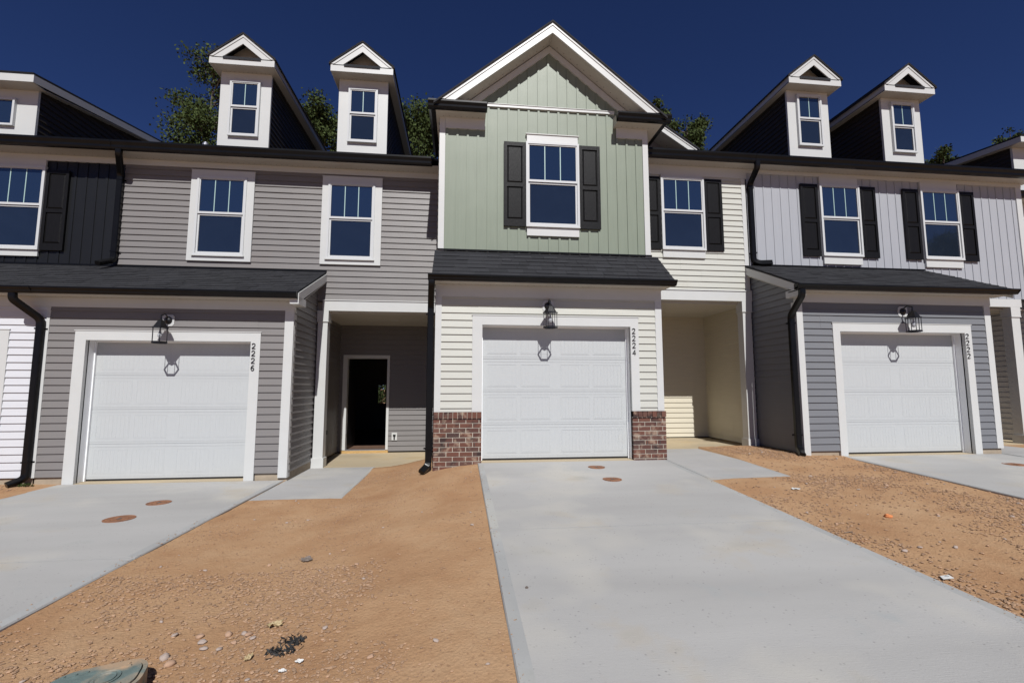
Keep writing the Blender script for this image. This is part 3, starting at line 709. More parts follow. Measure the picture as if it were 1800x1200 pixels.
mb = MB(); lap(mb, front(PL), -3.10, -.74, -.28, 2.60, 'grey_vinyl', holes=[(DX0-.06, DX1+.03, -.3, DZ1+.05)], zref=-.28); lap(mb, faceR(-3.10), YM6+.1, PL, -.28, 2.6, 'grey_vinyl', zref=-.28); lap(mb, faceL(-.745), YM6, PL, -.28, 2.6, 'grey_vinyl', zref=-.28)
mb.build('porch_wall', T6)
mb = MB(); mb.box(-3.1, -.745, YM6+.1, PL+.02, 2.59, 2.80, 'soffit')
for i in range(20):
    a0, a1 = math.pi*i/10, math.pi*(i+1)/10
    mb.poly([(-1.75, 2.75, 2.58), (-1.75+.09*math.cos(a0), 2.75+.09*math.sin(a0), 2.588), (-1.75+.09*math.cos(a1), 2.75+.09*math.sin(a1), 2.588)], 'white_trim')
mb.build('porch_ceiling', T6)
mb = MB(); mb.box(-3.1, -.745, YM6-.01, PL+.05, -.5, -.318, 'conc_tan'); mb.build('porch_slab', T6)
column(T6, -3.045, -2.865, YM6-.02, YM6+.16, -.335, 2.615)
# open front door and dark hall
mb = MB(); k = 'white_trim'
mb.box(DX0-.10, DX0, PL-.03, PL+.12, -.25, DZ1+.08, k); mb.box(DX1, DX1+.055, PL-.03, PL+.12, -.25, DZ1+.08, k); mb.box(DX0, DX1, PL-.03, PL+.12, DZ1, DZ1+.08, k)
fr_ = mb.build('door_frame', T6)
mb = MB(); mb.box(DX0-.10, DX1+.06, PL-.05, PL+.1, -.318, -.262, 'wood'); mb.box(DX0, DX1, PL-.04, PL+.12, -.262, -.246, 'sheet_steel'); mb.build('threshold', fr_)
for zz in (.15, .95, 1.6):
    mb = MB(); mb.box(DX0-.002, DX0+.006, PL+.02, PL+.08, zz-.05, zz+.05, 'sheet_steel'); mb.build('hinge', fr_)
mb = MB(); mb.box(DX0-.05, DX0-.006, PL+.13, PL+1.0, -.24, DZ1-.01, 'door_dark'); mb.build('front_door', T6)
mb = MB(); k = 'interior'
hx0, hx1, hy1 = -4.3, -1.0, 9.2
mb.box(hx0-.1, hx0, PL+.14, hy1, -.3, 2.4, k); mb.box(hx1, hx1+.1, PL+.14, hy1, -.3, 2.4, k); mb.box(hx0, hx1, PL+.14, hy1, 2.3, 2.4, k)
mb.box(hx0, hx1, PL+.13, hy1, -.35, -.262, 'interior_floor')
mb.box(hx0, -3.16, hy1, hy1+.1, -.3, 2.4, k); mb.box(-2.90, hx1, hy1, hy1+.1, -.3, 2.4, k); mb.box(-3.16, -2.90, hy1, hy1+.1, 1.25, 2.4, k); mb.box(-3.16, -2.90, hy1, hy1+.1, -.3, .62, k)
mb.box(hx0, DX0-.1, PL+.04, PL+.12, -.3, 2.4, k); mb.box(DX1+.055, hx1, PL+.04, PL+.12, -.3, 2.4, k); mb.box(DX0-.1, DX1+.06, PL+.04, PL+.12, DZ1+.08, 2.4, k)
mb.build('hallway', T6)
mb = MB(); mb.box(-1.885, -1.765, PL-.035, PL-.0, -.04, .13, 'white_trim')
o_ = mb.build('outlet_box', T6)
mb = MB(); mb.box(-1.84, -1.81, PL-.05, PL-.035, -.02, .05, 'lamp_black'); mb.box(-1.855, -1.795, PL-.048, PL-.035, .05, .09, 'lamp_black'); mb.build('outlet_plug', o_)
mb = MB(); mb.box(-3.10, -3.07, 2.55, 2.70, .16, .33, 'white_trim'); o_ = mb.build('outlet_box', T6)
mb = MB(); mb.box(-3.07, -3.03, 2.58, 2.66, .20, .29, 'lamp_black'); mb.build('outlet_plug', o_)
downspout(T6, [(-6.52, 1.38, 5.44), (-6.52, 1.38, 5.36), (-6.675, 1.70, 5.10), (-6.675, 1.70, 3.47), (-6.74, 1.42, 3.34)])
downspout(T6, [(-7.0, .24, 2.58), (-7.0, .24, 2.47), (-6.79, S-.06, 2.2), (-6.79, S-.06, -.20), (-6.90, S-.22, -.27)])
def main_roof(parent, x0, x1, ye, ze, yr, zr, yb, zb):
    mb = MB()
    mb.prism([(x0, ye, ze), (x0, yr, zr), (x0, yr, zr-.04), (x0, ye, ze-.04)], (x1-x0, 0, 0), 'shingle')
    mb.prism([(x0, yr, zr), (x0, yb, zb), (x0, yb, zb-.04), (x0, yr, zr-.04)], (x1-x0, 0, 0), 'shingle')
    return mb.build('main_roof', parent)
main_roof(T6, -6.66, -.74, 1.43, 5.60, 7.3, 8.24, 13.4, 5.5)
mb = MB(); lap(mb, lambda u, n, z: (u, 13.0+n, z), -6.66, -.74, -.3, 5.5, 'grey_vinyl', holes=[(-4.7, -2.9, -.2, 2.0)], e=.2316); mb.build('back_wall', T6)

def dormer(parent, x0, x1, y, zb, zs, fx0, fx1, back, side):
    """boxed dormer: face x0..x1 at y, soffit height zs, fascia fx0..fx1"""
    w_ = x1-x0; cx = (fx0+fx1)/2; oh = .27; half = (fx1-fx0)/2; sl_ = .81
    mb = MB(); mb.box(x0, x1, y, y+.05, zb-.4, zs+.1, 'white_trim'); d = mb.build('dormer', parent)
    for F_ in (faceR(x1-.02), faceL(x0+.02)):
        mb = MB(); lap(mb, F_, y+.05, back, zb-.4, zs+.05, side, zref=0); mb.build('side_wall', d)
    mb = MB(); mb.box(fx0, fx1, y-oh+.02, back, zs, zs+.018, 'soffit')
    x = fx0+.12
    while x < fx1-.1:
        mb.poly([(x, y-.035, zs-.0015), (x+.010, y-.035, zs-.0015), (x+.010, y-.02, zs-.0015), (x, y-.02, zs-.0015)], 'dark_hole'); x += .085
    mb.build('soffit', d)
    zt = zs+.142
    mb = MB(); mb.box(fx0, fx1, y-oh, y-oh+.02, zs-.004, zt, 'white_trim')
    mb.box(fx0, fx0+.02, y-oh+.02, back, zs-.004, zt, 'white_trim'); mb.box(fx1-.02, fx1, y-oh+.02, back, zs-.004, zt, 'white_trim'); mb.build('fascia', d)
    az = zt+sl_*half
    mb = MB()
    for s in (-1, 1):
        for o0, o1, yy in ((0, .055, y-oh-.012), (.055, .195, y-oh)):
            mb.prism([(cx, yy, az-o0), (cx+s*half, yy, zt-o0), (cx+s*half, yy, zt-o1), (cx, yy, az-o1)], (0, .02, 0), 'white_trim')
    mb.build('rake_board', d, clips=[((0, 0, zt+.001), (0, 0, -1))])
    mb = MB(); mb.prism([(fx0+.05, y-.02, zt), (fx1-.05, y-.02, zt), (cx, y-.02, az-.04)], (0, .03, 0), 'soffit'); mb.box(fx0+.04, fx1-.04, y-oh+.0, y-.02, zt-.02, zt-.002, 'shingle')
    mb.build('pediment', d)
    mb = MB(); h_ = .29*2; mb.box(cx-.36, cx+.36, y-oh-.014, y-oh-.001, zt-.045, zt+.012, 'shingle'); mb.build('pediment_flashing', d)
    mb = MB()
    for s in (-1, 1):
        e = half+.03; mb.prism([(cx, y-oh-.03, az+.035), (cx+s*e, y-oh-.03, az+.035-sl_*e), (cx+s*e, y-oh-.03, az+.005-sl_*e), (cx, y-oh-.03, az+.005)], (0, back-y+oh+.03, 0), 'shingle')
        # overlapping shingle courses give the edge its steps
        for q in range(6):
            a = q*half/6; c = a+half/6+.02
            mb.prism([(cx+s*a, y-oh-.034, az+.036-sl_*a), (cx+s*c, y-oh-.034, az+.047-sl_*c), (cx+s*c, y-oh-.034, az+.035-sl_*c), (cx+s*a, y-oh-.034, az+.035-sl_*a)], (0, back-y+oh+.03, 0), 'shingle')
    mb.build('roof', d)
    wx0, wx1 = x0+.205*w_, x0+.80*w_
    window(d, wx0, wx1, zb+.185, zb+1.37, y, 1)
    return d
DY = YM6+.4
dormer(T6, -5.273, -4.285, DY, 6.03, 7.59, -5.382, -4.142, 7.4, 'charcoal_vinyl')
dormer(T6, -2.935, -1.93, DY, 6.04, 7.605, -3.048, -1.795, 7.4, 'charcoal_vinyl')
mb = MB()
for i, (r, z0, z1) in enumerate(((.045, 6.4, 7.10), (.07, 7.00, 7.04), (.06, 7.06, 7.10), (.075, 7.12, 7.16), (.05, 7.17, 7.20))):
    P = [(-6.93+.25+r*math.cos(a*math.pi/8), 4.4+r*math.sin(a*math.pi/8), z0) for a in range(16)]; mb.prism(P, (0, 0, z1-z0), 'sheet_steel')
mb.build('vent_pipe', T6)

# ================================================================ townhouse 2222 (right)
T2 = thing('townhouse', (8.6, 0, 0), 'townhouse numbered 2222, slate grey garage below pale lilac-grey boards, with two white dormers', 'townhouse', 'row of new townhouses')
X0, X1 = 6.215, 8.655
mb = MB(); lap(mb, front(0), 5.44, 9.2, .09, 2.65, 'slate_vinyl', holes=[(6.12, 8.75, -1, 2.25)], zref=.09)
mb.box(5.44, X0, .03, .05, -.1, 2.8, 'slate_vinyl'); mb.box(X1, 9.2, .03, .05, -.1, 2.8, 'slate_vinyl'); mb.box(X0, X1, .03, .05, 2.16, 2.8, 'slate_vinyl')
mb.build('garage_wall', T2)
for F_ in (faceL(5.44), faceR(9.2)):
    mb = MB(); lap(mb, F_, .02, MY+.02, .05, 3.6, 'slate_vinyl', zref=.09); mb.build('garage_side_wall', T2, clips=[((0, -.283, 2.82), (0, -.45, 1))])
garage_opening(T2, X0, X1, -.0, 2.128, 0, .2, 6.08, 8.79, 2.272, -.02)
corner_trim(T2, 5.42, 5.533, 0, .0, 2.63, 'L'); corner_trim(T2, 9.10, 9.222, 0, .09, 2.63, 'R')
mb = MB(); mb.box(5.41, 9.23, -.03, .02, 2.63, 2.785, 'white_trim'); mb.build('frieze_board', T2)
mb = MB(); mb.box(5.45, 6.07, .012, .3, -.2, .087, 'concrete_found'); mb.box(8.80, 9.21, .012, .3, -.2, .087, 'concrete_found'); mb.box(X0-.01, X1+.01, -.03, .3, -.1, -.003, 'conc_tan'); mb.build('foundation', T2)
gutter_x('gutter', T2, 5.20, 9.39, -.403, 2.784, 2.872); soffit_x('soffit', T2, 5.30, 9.36, -.30, 0, 2.784)
shingle_roof('roof', T2, 5.315, 9.38, -.30, 2.885, MY, 3.60)
rake_board_y(T2, 5.322, -.29, 2.875, MY-.01, 3.55, .15); rake_board_y(T2, 9.355, -.29, 2.875, MY-.01, 3.55, .15)
mb = MB(); mb.box(5.30, 5.415, -.28, .06, 2.70, 2.82, 'white_trim'); mb.build('eave_box', T2)
for a, b in ((5.344, 5.43), (9.21, 9.355)):
    mb = MB(); mb.prism([(a, .06, 2.86), (b, .06, 2.86), (b, MY, 3.38), (a, MY, 3.38)], (0, 0, .015), 'soffit'); mb.build('rake_soffit', T2)
mb = MB(); mb.box(5.47, 9.35, MY-.03, MY-.012, 3.60, 3.625, 'black_metal'); mb.build('flashing', T2)
house_number(T2, '2222', 8.665, 2.11, -.026)
lantern(T2, 7.46, -.2, 2.11, 0, False)
downspout(T2, [(5.47, .87, 5.62), (5.47, .87, 5.50), (5.49, MY-.05, 5.28), (5.49, MY-.05, 3.68), (5.60, MY-.07, 3.635), (5.85, MY-.08, 3.65)])
downspout(T2, [(5.30, -.33, 2.79), (5.30, -.33, 2.68), (5.36, .04, 2.40), (5.36, .04, .13), (5.30, -.12, .045)])
mb = MB(); board(mb, front(MY), 5.43, 11.75, 3.04, 5.535, 'pale_board', uref=5.61, pitch=.188, bw=.018); mb.build('upper_wall', T2)
mb = MB(); mb.box(5.43, 11.87, MY-.03, MY+.02, 5.528, 5.60, 'white_trim'); mb.build('frieze_board', T2)
corner_trim(T2, 11.735, 11.87, MY, 2.9, 5.53, 'R')
mb = MB(); lap(mb, faceR(11.85), MY+.1, 12, -.1, 5.7, 'white_vinyl'); mb.build('side_wall', T2)
for f0, f1, s in ((7.02, 7.922, (6.603, 6.985, 7.947, 8.305)), (9.35, 10.268, (8.945, 9.312, 10.275, 10.645))):
    window(T2, f0, f1, 3.845, 5.362, MY-.011, 2, head=(f0+.02, f1-.02, 5.362, 5.526), sill=(f0+.02, f1-.02, 3.672, 3.845))
    shutter(T2, s[0], s[1], 3.825, 5.355, MY); shutter(T2, s[2], s[3], 3.825, 5.355, MY)
gutter_x('gutter', T2, 5.43, 11.98, .81, 5.598, 5.75); soffit_x('soffit', T2, 5.43, 11.95, .92, MY+.01, 5.60)
main_roof(T2, 5.44, 11.98, .93, 5.72, 7.2, 8.54, 13.4, 5.75)
mb = MB(); mb.prism([(11.86, .95, 5.62), (11.86, .95, 5.74), (11.86, 7.2, 8.48), (11.86, 13.3, 5.74), (11.86, 13.3, 5.62)], (.02, 0, 0), 'white_vinyl'); mb.build('gable_end', T2)
mb = MB(); lap(mb, lambda u, n, z: (u, 13.0+n, z), 5.44, 11.86, -.2, 5.7, 'white_vinyl', e=.2316); mb.build('back_wall', T2)
mb = MB(); mb.box(9.22, 11.56, MY-.035, MY+.12, 2.86, 3.03, 'white_trim'); mb.build('porch_beam', T2)
column(T2, 11.30, 11.50, MY-.02, MY+.16, -.02, 2.86)
mb = MB(); lap(mb, front(PY), 9.2, 11.85, .02, 2.83, 'slate_vinyl'); lap(mb, faceR(9.22), MY+.02, PY, .02, 2.83, 'slate_vinyl'); mb.box(9.22, 11.85, MY+.1, PY, 2.82, 2.84, 'soffit'); mb.build('porch_wall', T2)
mb = MB(); mb.box(9.23, 11.8, 1.2, PY+.05, -.2, -.003, 'conc_tan'); mb.build('porch_slab', T2)
DYR = MY+.4
dormer(T2, 6.775, 7.755, DYR, 6.24, 7.705, 6.64, 7.866, 6.9, 'charcoal_vinyl')
dormer(T2, 9.075, 10.04, DYR, 6.22, 7.69, 8.92, 10.158, 6.9, 'charcoal_vinyl')

# ================================================================ townhouse 2228 (far left, cut by the frame)
T8 = thing('townhouse', (-9.8, S, -.3), 'far left townhouse, charcoal vertical boards above white lap siding, cut by the frame', 'townhouse', 'row of new townhouses')
mb = MB(); lap(mb, front(S), -12.8, -6.745, -.195, 2.45, 'white_vinyl', holes=[(-10.1, -7.3, -1, 2.0)], zref=-.195); mb.box(-7.4, -6.745, S+.03, S+.05, -.3, 2.55, 'white_vinyl'); mb.build('garage_wall', T8)
garage_opening(T8, -9.84, -7.40, -.30, 1.893, S, S+.2, -10.0, -7.243, 2.039, -.315)
mb = MB(); mb.box(-7.23, -6.745, S+.012, S+.3, -.5, -.198, 'concrete_found'); mb.build('foundation', T8)
mb = MB(); mb.box(-12.8, -6.74, S-.03, S+.02, 2.41, 2.558, 'white_trim'); mb.build('frieze_board', T8)
gutter_x('gutter', T8, -12.9, -6.72, .15, 2.562, 2.660); soffit_x('soffit', T8, -12.9, -6.72, .25, S, 2.560)
shingle_roof('roof', T8, -12.9, -6.72, .24, 2.672, YM6, 3.375)
mb = MB(); mb.box(-12.8, -6.66, YM6-.03, YM6-.012, 3.372, 3.40, 'black_metal'); mb.build('flashing', T8)
mb = MB(); board(mb, front(YM6), -12.8, -6.64, 3.3, 5.35, 'black_board', uref=-7.5, pitch=.178, bw=.04); mb.build('upper_wall', T8)
mb = MB(); mb.box(-12.8, -6.62, YM6-.03, YM6+.02, 5.33, 5.44, 'white_trim'); mb.build('frieze_board', T8)
window(T8, -8.86, -7.955, 3.64, 5.20, YM6-.011, 2, head=(-8.84, -7.97, 5.20, 5.33), sill=(-8.84, -7.965, 3.515, 3.64))
shutter(T8, -7.945, -7.565, 3.63, 5.145, YM6)
gutter_x('gutter', T8, -12.9, -6.64, 1.316, 5.436, 5.585); soffit_x('soffit', T8, -12.9, -6.64, 1.42, YM6, 5.436)
main_roof(T8, -12.9, -6.66, 1.43, 5.60, 7.3, 8.24, 13.4, 5.5)
mb = MB(); lap(mb, lambda u, n, z: (u, 13.0+n, z), -12.8, -6.66, -.3, 5.5, 'grey_vinyl', e=.2316); lap(mb, faceL(-12.8), S, 13, -.3, 5.4, 'white_vinyl'); mb.build('back_wall', T8)
def shed_dormer(parent, x0, x1, y, zb, ex0, ex1, zf0, zf1, slope, back, wx):
    mb = MB(); mb.box(x0, x1, y, y+.05, zb-.5, zf0+.02, 'white_trim'); d = mb.build('dormer', parent)
    yo = y-.3
    def zr(yy): return zf1+slope*(yy-yo)
    for F_ in (faceR(x1-.02), faceL(x0+.02)):
        mb = MB(); lap(mb, F_, y+.05, back, zb-.6, zr(back), 'charcoal_vinyl', zref=0); mb.build('side_wall', d, clips=[((0, yo, zf1-.12), (0, -slope, 1))])
    mb = MB(); mb.prism([(ex0, yo, zf1), (ex0, back, zr(back)), (ex0, back, zr(back)+.035), (ex0, yo-.02, zf1+.035)], (ex1-ex0, 0, 0), 'shingle'); mb.build('roof', d)
    mb = MB(); mb.box(ex0, ex1, yo, yo+.02, zf0, zf1-.002, 'white_trim')
    for x in (ex0, ex1-.02): mb.prism([(x, yo+.02, zf0), (x, yo+.02, zf1-.002), (x, back, zr(back)-.002), (x, back, zr(back)-.142)], (.02, 0, 0), 'white_trim')
    mb.build('fascia', d)
    mb = MB(); mb.box(ex0+.02, ex1-.02, yo+.02, y, zf0, zf0+.015, 'soffit')
    for a, b in ((ex0+.02, x0+.03), (x1-.03, ex1-.02)): mb.prism([(a, y, zf0+.01), (b, y, zf0+.01), (b, back, zr(back)-.13), (a, back, zr(back)-.13)], (0, 0, .01), 'soffit')
    mb.build('soffit', d)
    window(d, wx[0], wx[1], wx[2], wx[3], y, 2, fixed=True)
shed_dormer(T8, -12.2, -8.60, DY, 6.01, -12.35, -8.455, 6.92, 7.065, .187, 6.9, (-9.75, -8.955, 6.17, 6.72))

# ================================================================ townhouse 2220 (far right, mostly outside)
T0 = thing('townhouse', (15, 1, 0), 'far right townhouse, only its dormer roof and side showing at the frame edge', 'townhouse', 'row of new townhouses')
B = .94
mb = MB(); lap(mb, front(MY+B), 11.88, 18, -.1, 5.5, 'cream_vinyl', zref=0); mb.build('upper_wall', T0)
mb = MB(); mb.box(11.88, 18, MY+B-.03, MY+B+.02, 5.38, 5.60, 'white_trim'); mb.build('frieze_board', T0)
gutter_x('gutter', T0, 12.0, 18.1, .81+B, 5.62, 5.76); soffit_x('soffit', T0, 11.9, 18.1, .92+B, MY+B, 5.60)
main_roof(T0, 11.99, 18.1, .93+B, 5.75, 7.9, 8.4, 13.6, 5.7)
mb = MB(); lap(mb, faceL(12.5), B, MY+B, 0, 3.0, 'grey_vinyl', zref=0); lap(mb, front(B), 12.5, 16.5, 0, 2.8, 'grey_vinyl', zref=0); mb.build('garage_wall', T0)
shingle_roof('roof', T0, 12.3, 17, B-.3, 2.88, MY+B, 3.6)
shed_dormer(T0, 13.69, 17.5, MY+B+.4, 6.3, 13.55, 17.65, 7.28, 7.42, .10, 6.2, (14.3, 15.1, 6.5, 7.1))

# ================================================================ ground and concrete
def Cz(y): return -.04*max(0.0, -y) if y > -7 else -.28
def sm(t): t = max(0, min(1, t)); return t*t*(3-2*t)
SLABS = [(-6.36, -3.10, -9, .6), (-.06, 2.97, -9, .2), (6.10, 9.15, -9, .2), (-3.1, -1.905, -.76, 1.78), (2.97, 4.19, -1.33, 1.25), (9.2, 10.5, -1.3, 1.25), (-3.2, -.745, 1.7, 3.9), (2.95, 5.5, 1.17, 3.3), (9.15, 11.9, 1.17, 3.3)]
def base_z(x, y):
    lz = -.325; 
    c = Cz(y)-.022
    if x <= -1.9: z = lz
    elif x <= -.0: z = lz+(c-lz)*sm((x+1.9)/1.85)
    else: z = c
    if 2.9 < x < 6.2:
        t = math.sin((x-2.97)/(6.1-2.97)*math.pi)
        z += .03*t
        if y > -.6 and x > 4: z += .035*sm((y+.6)/.9)
    if x < -6.3: z = -.30
    if 2.9 < x < 4.6 and y > -1.6 and y < 1.3: z -= .012
    if y < -6.5: z += 0
    if y > 2.5 : z = min(z, -.32)
    return z
def noisy(x, y):
    n = noise.fractal(Vector((x*1.1, y*1.1, 3.3)), 1.0, 2.0, 3)*.012
    n += noise.fractal(Vector((x*12, y*12, 1.1)), .9, 2.1, 3)*.0028
    a = noise.noise(Vector((x*.9+7, y*.9, 0)))
    if a > -.1: n += max(0, noise.noise(Vector((x*17, y*17, 5))))*.006*sm((a+.1)*2.2)
    return n
def ground_z(x, y):
    z = base_z(x, y)
    for (a, b, c, d) in SLABS:
        if a+.03 < x < b-.03 and c+.03 < y < d-.03: return z-.15
    if -10 < x < 13 and -8 < y < 3:
        z += noisy(x, y)
    return z
def rngf(a, b, s):
    n = int(round((b-a)/s)); return [a+(b-a)*i/n for i in range(n)]
xs = [-500, -150, -60, -30, -18, -12]+rngf(-9, -6.6, .08)+rngf(-6.6, -6.3, .03)+rngf(-6.3, -3.2, .31)+rngf(-3.2, .0, .022)+rngf(.0, 2.9, .29)+rngf(2.9, 6.2, .028)+rngf(6.2, 9.1, .29)+rngf(9.1, 12, .1)+[12, 16, 25, 50, 150, 500]
ys = [-500, -150, -60, -30, -18, -12, -9, -7.6]+rngf(-7, -5.6, .1)+rngf(-5.6, 1.35, .022)+rngf(1.35, 2.6, .1)+[2.6, 5, 9, 14, 25, 60, 150, 500]
mb = MB(); nx = len(xs)
V = [(x, y, ground_z(x, y)) for y in ys for x in xs]
mb.v = V; mb.f = [(j*nx+i, j*nx+i+1, (j+1)*nx+i+1, (j+1)*nx+i) for j in range(len(ys)-1) for i in range(nx-1)]; mb.m = [0]*len(mb.f); mb.mats = ['soil']
o = mb.build('ground', None, smooth=True); tag(o, 'bare orange clay soil sloping between the concrete driveways', 'soil', kind='structure')

def slab(name, x0, x1, ybreaks, zf, label, cat, k='conc', border=.085, th=.11):
    mb = MB(); g = .006
    for a, b in zip(ybreaks[:-1], ybreaks[1:]):
        y0, y1 = a+g, b-g
        ins = [x0+border, x1-border, y0+.035, y1-.035]
        def P(x, y, dz=0): return (x, y, zf(y)+dz)
        nseg = max(1, int((y1-y0)/.5))
        # inner field
        yy = [ins[2]+(ins[3]-ins[2])*i/nseg for i in range(nseg+1)]
        for c, d in zip(yy[:-1], yy[1:]):
            mb.poly([P(ins[0], c), P(ins[1], c), P(ins[1], d), P(ins[0], d)], k)
            mb.poly([P(x0+.008, c), P(ins[0], c), P(ins[0], d), P(x0+.008, d)], 'conc_edge'); mb.poly([P(ins[1], c), P(x1-.008, c), P(x1-.008, d), P(ins[1], d)], 'conc_edge')
            for s, x in ((-1, x0), (1, x1)):
                mb.poly([P(x-s*.008, c), P(x, c, -.01), P(x, d, -.01), P(x-s*.008, d)], 'conc_edge'); mb.poly([P(x, c, -.01), P(x, c, -th), P(x, d, -th), P(x, d, -.01)], 'conc_edge')
        for c, d, e, sgn in ((y0, ins[2], y0, -1), (ins[3], y1, y1, 1)):
            mb.poly([P(x0+.008, c), P(x1-.008, c), P(x1-.008, d), P(x0+.008, d)], k)
            mb.poly([P(x0, e, 0), P(x1, e, 0), P(x1, e, -th), P(x0, e, -th)], 'conc_edge')
            pass
            for s, x in ((-1, x0), (1, x1)):
                mb.poly([P(x-s*.008, c), P(x, c, -.01), P(x, d, -.01), P(x-s*.008, d)], 'conc_edge'); mb.poly([P(x, c, -.01), P(x, c, -th), P(x, d, -th), P(x, d, -.01)], 'conc_edge')
    o = mb.build(name, None); tag(o, label, cat, kind='structure'); return o
slab('driveway', -.06, 2.97, [-9.2, -6.2, -3.07, -.052], Cz, 'wide pale concrete driveway leading to the middle garage', 'driveway')
slab('driveway', -6.36, -3.105, [-9.2, -6.2, -2.9, S-.03], lambda y: -.305, 'pale concrete driveway leading to the left garage', 'driveway')
slab('driveway', 6.10, 9.15, [-9.2, -6.2, -3.07, -.034], Cz, 'pale concrete driveway leading to the right garage', 'driveway')
slab('walkway', -3.095, -1.905, [-.75, .62, 1.755], lambda y: -.322, 'short concrete walkway to the porch with the open door', 'walkway', k='conc2', border=.05)
slab('walkway', 2.98, 4.19, [-1.32, -.2, 1.205], lambda y: Cz(y)-.002, 'short concrete walkway to the cream porch', 'walkway', k='conc2', border=.05)
slab('walkway', 9.24, 10.5, [-1.3, 1.19], lambda y: Cz(y)-.002, 'concrete walkway beside the slate grey garage', 'walkway', k='conc2', border=.05)

M['asphalt'] = mat('asphalt', (.06, .06, .062), .9, var=.25, vscale=4, bump=.5, bscale=120)
mb = MB(); mb.box(-120, 120, -20, -12.2, -.5, -.40, 'asphalt'); tag(mb.build('road', None), 'asphalt street running along the row behind the camera', 'road', kind='structure')
mb = MB(); mb.box(-120, 120, -12.2, -11.9, -.5, -.27, 'conc2'); mb.box(-120, 120, -11.1, -9.6, -.5, -.285, 'conc2'); tag(mb.build('pavement', None), 'concrete kerb and pavement across the ends of the driveways', 'pavement', kind='structure')
# ================================================================ small things on the ground
def disc(x, y, z, r, label):
    n = 36; mb = MB()
    for (r0, r1, z0, z1, k) in ((0, r*.86, .004, .004, 'rust'), (r*.86, r*.88, .004, .001, 'rust'), (r*.88, r*.90, .001, .005, 'rust'), (r*.90, r, .005, .005, 'rust'), (r, r, .005, -.01, 'rust')):
        for i in range(n):
            a0, a1 = 2*math.pi*i/n, 2*math.pi*(i+1)/n
            q = [(r0*math.cos(a0), r0*math.sin(a0), z0), (r1*math.cos(a0), r1*math.sin(a0), z1), (r1*math.cos(a1), r1*math.sin(a1), z1), (r0*math.cos(a1), r0*math.sin(a1), z0)]
            if r0 == 0: q = q[1:3]+[(0, 0, z0)]
            mb.poly([(x+p[0], y+p[1], z+p[2]) for p in q], k)
    mb.box(x-.012, x+.012, y-.03, y+.03, z+.004, z+.007, 'door_dark')
    for i in range(3):
        a = i*2.1; mb.box(x+r*.6*math.cos(a)-.008, x+r*.6*math.cos(a)+.008, y+r*.6*math.sin(a)-.008, y+r*.6*math.sin(a)+.008, z+.004, z+.008, 'rust')
    o = mb.build('cleanout_cover', None); tag(o, label, 'cover', 'round rusty cleanout covers set in the driveways'); return o
disc(1.682, -.512, Cz(-.512), .125, 'rusty round cover in the middle driveway, nearer the garage')
disc(1.667, -1.28, Cz(-1.28), .125, 'rusty round cover in the middle driveway, farther from the garage')
disc(-4.134, -.84, -.305, .135, 'rusty round cover in the left driveway, nearer the garage')
disc(-4.105, -1.58, -.305, .15, 'rusty round cover in the left driveway, farther from the garage')
disc(8.25, -.89, Cz(-.89), .14, 'rusty round cover in the right driveway')

def valve_box():
    t = thing('valve_box', (-2.06, -4.85, -.30), 'dusty green-blue plastic meter box lid sunk in the dirt at the bottom left', 'valve box')
    ang = math.radians(20)
    def loc(u, v, z): return (-2.05+.72*(u*math.cos(ang)-v*math.sin(ang)), -4.85+.80*(u*math.sin(ang)+v*math.cos(ang)), z)
    def rr(a, b, r, n=7):
        P = []
        for cx, cy, s in ((a-r, b-r, 0), (-a+r, b-r, 90), (-a+r, -b+r, 180), (a-r, -b+r, 270)):
            for i in range(n):
                q = math.radians(s+90*i/(n-1)); P.append((cx+r*math.cos(q), cy+r*math.sin(q)))
        return P
    zt = -.235
    mb = MB(); O = rr(.27, .20, .15); I = rr(.245, .175, .13)
    n = len(O)
    for i in range(n):
        j = (i+1) % n
        mb.poly([loc(*O[i], zt), loc(*O[j], zt), loc(*I[j], zt), loc(*I[i], zt)], 'valve'); mb.poly([loc(*O[i], zt-.12), loc(*O[j], zt-.12), loc(*O[j], zt), loc(*O[i], zt)], 'valve'); mb.poly([loc(*I[j], zt-.02), loc(*I[i], zt-.02), loc(*I[i], zt), loc(*I[j], zt)], 'valve')
    mb.build('rim', t)
    mb = MB(); L = rr(.238, .168, .125); mb.prism([loc(*p, zt-.03) for p in L], (0, 0, .036), 'valve')
    for v in (-.10, .10): mb.prism([loc(-.17, v-.006, zt+.006), loc(.17, v-.006, zt+.006), loc(.17, v+.006, zt+.006), loc(-.17, v+.006, zt+.006)], (0, 0, .006), 'valve')
    for (cu, cv, r0) in ((.06, 0, .075), (.06, 0, .05)):
        for i in range(24):
            a0, a1 = i*math.pi/12, (i+1)*math.pi/12
            mb.poly([loc(cu+r0*math.cos(a0), cv+r0*math.sin(a0), zt+.0065), loc(cu+(r0+.008)*math.cos(a0), cv+(r0+.008)*math.sin(a0), zt+.011), loc(cu+(r0+.008)*math.cos(a1), cv+(r0+.008)*math.sin(a1), zt+.011), loc(cu+r0*math.cos(a1), cv+r0*math.sin(a1), zt+.0065)], 'valve')
    for u in (-.19, -.13, -.07, .15):
        for v in (-.13, .13): 
            p = loc(u, v, zt+.006); mb.prism([(p[0]+.007*math.cos(a), p[1]+.007*math.sin(a), p[2]) for a in (0, 1.05, 2.1, 3.14, 4.2, 5.25)], (0, 0, .006), 'valve')
    mb.build('lid', t)
valve_box()

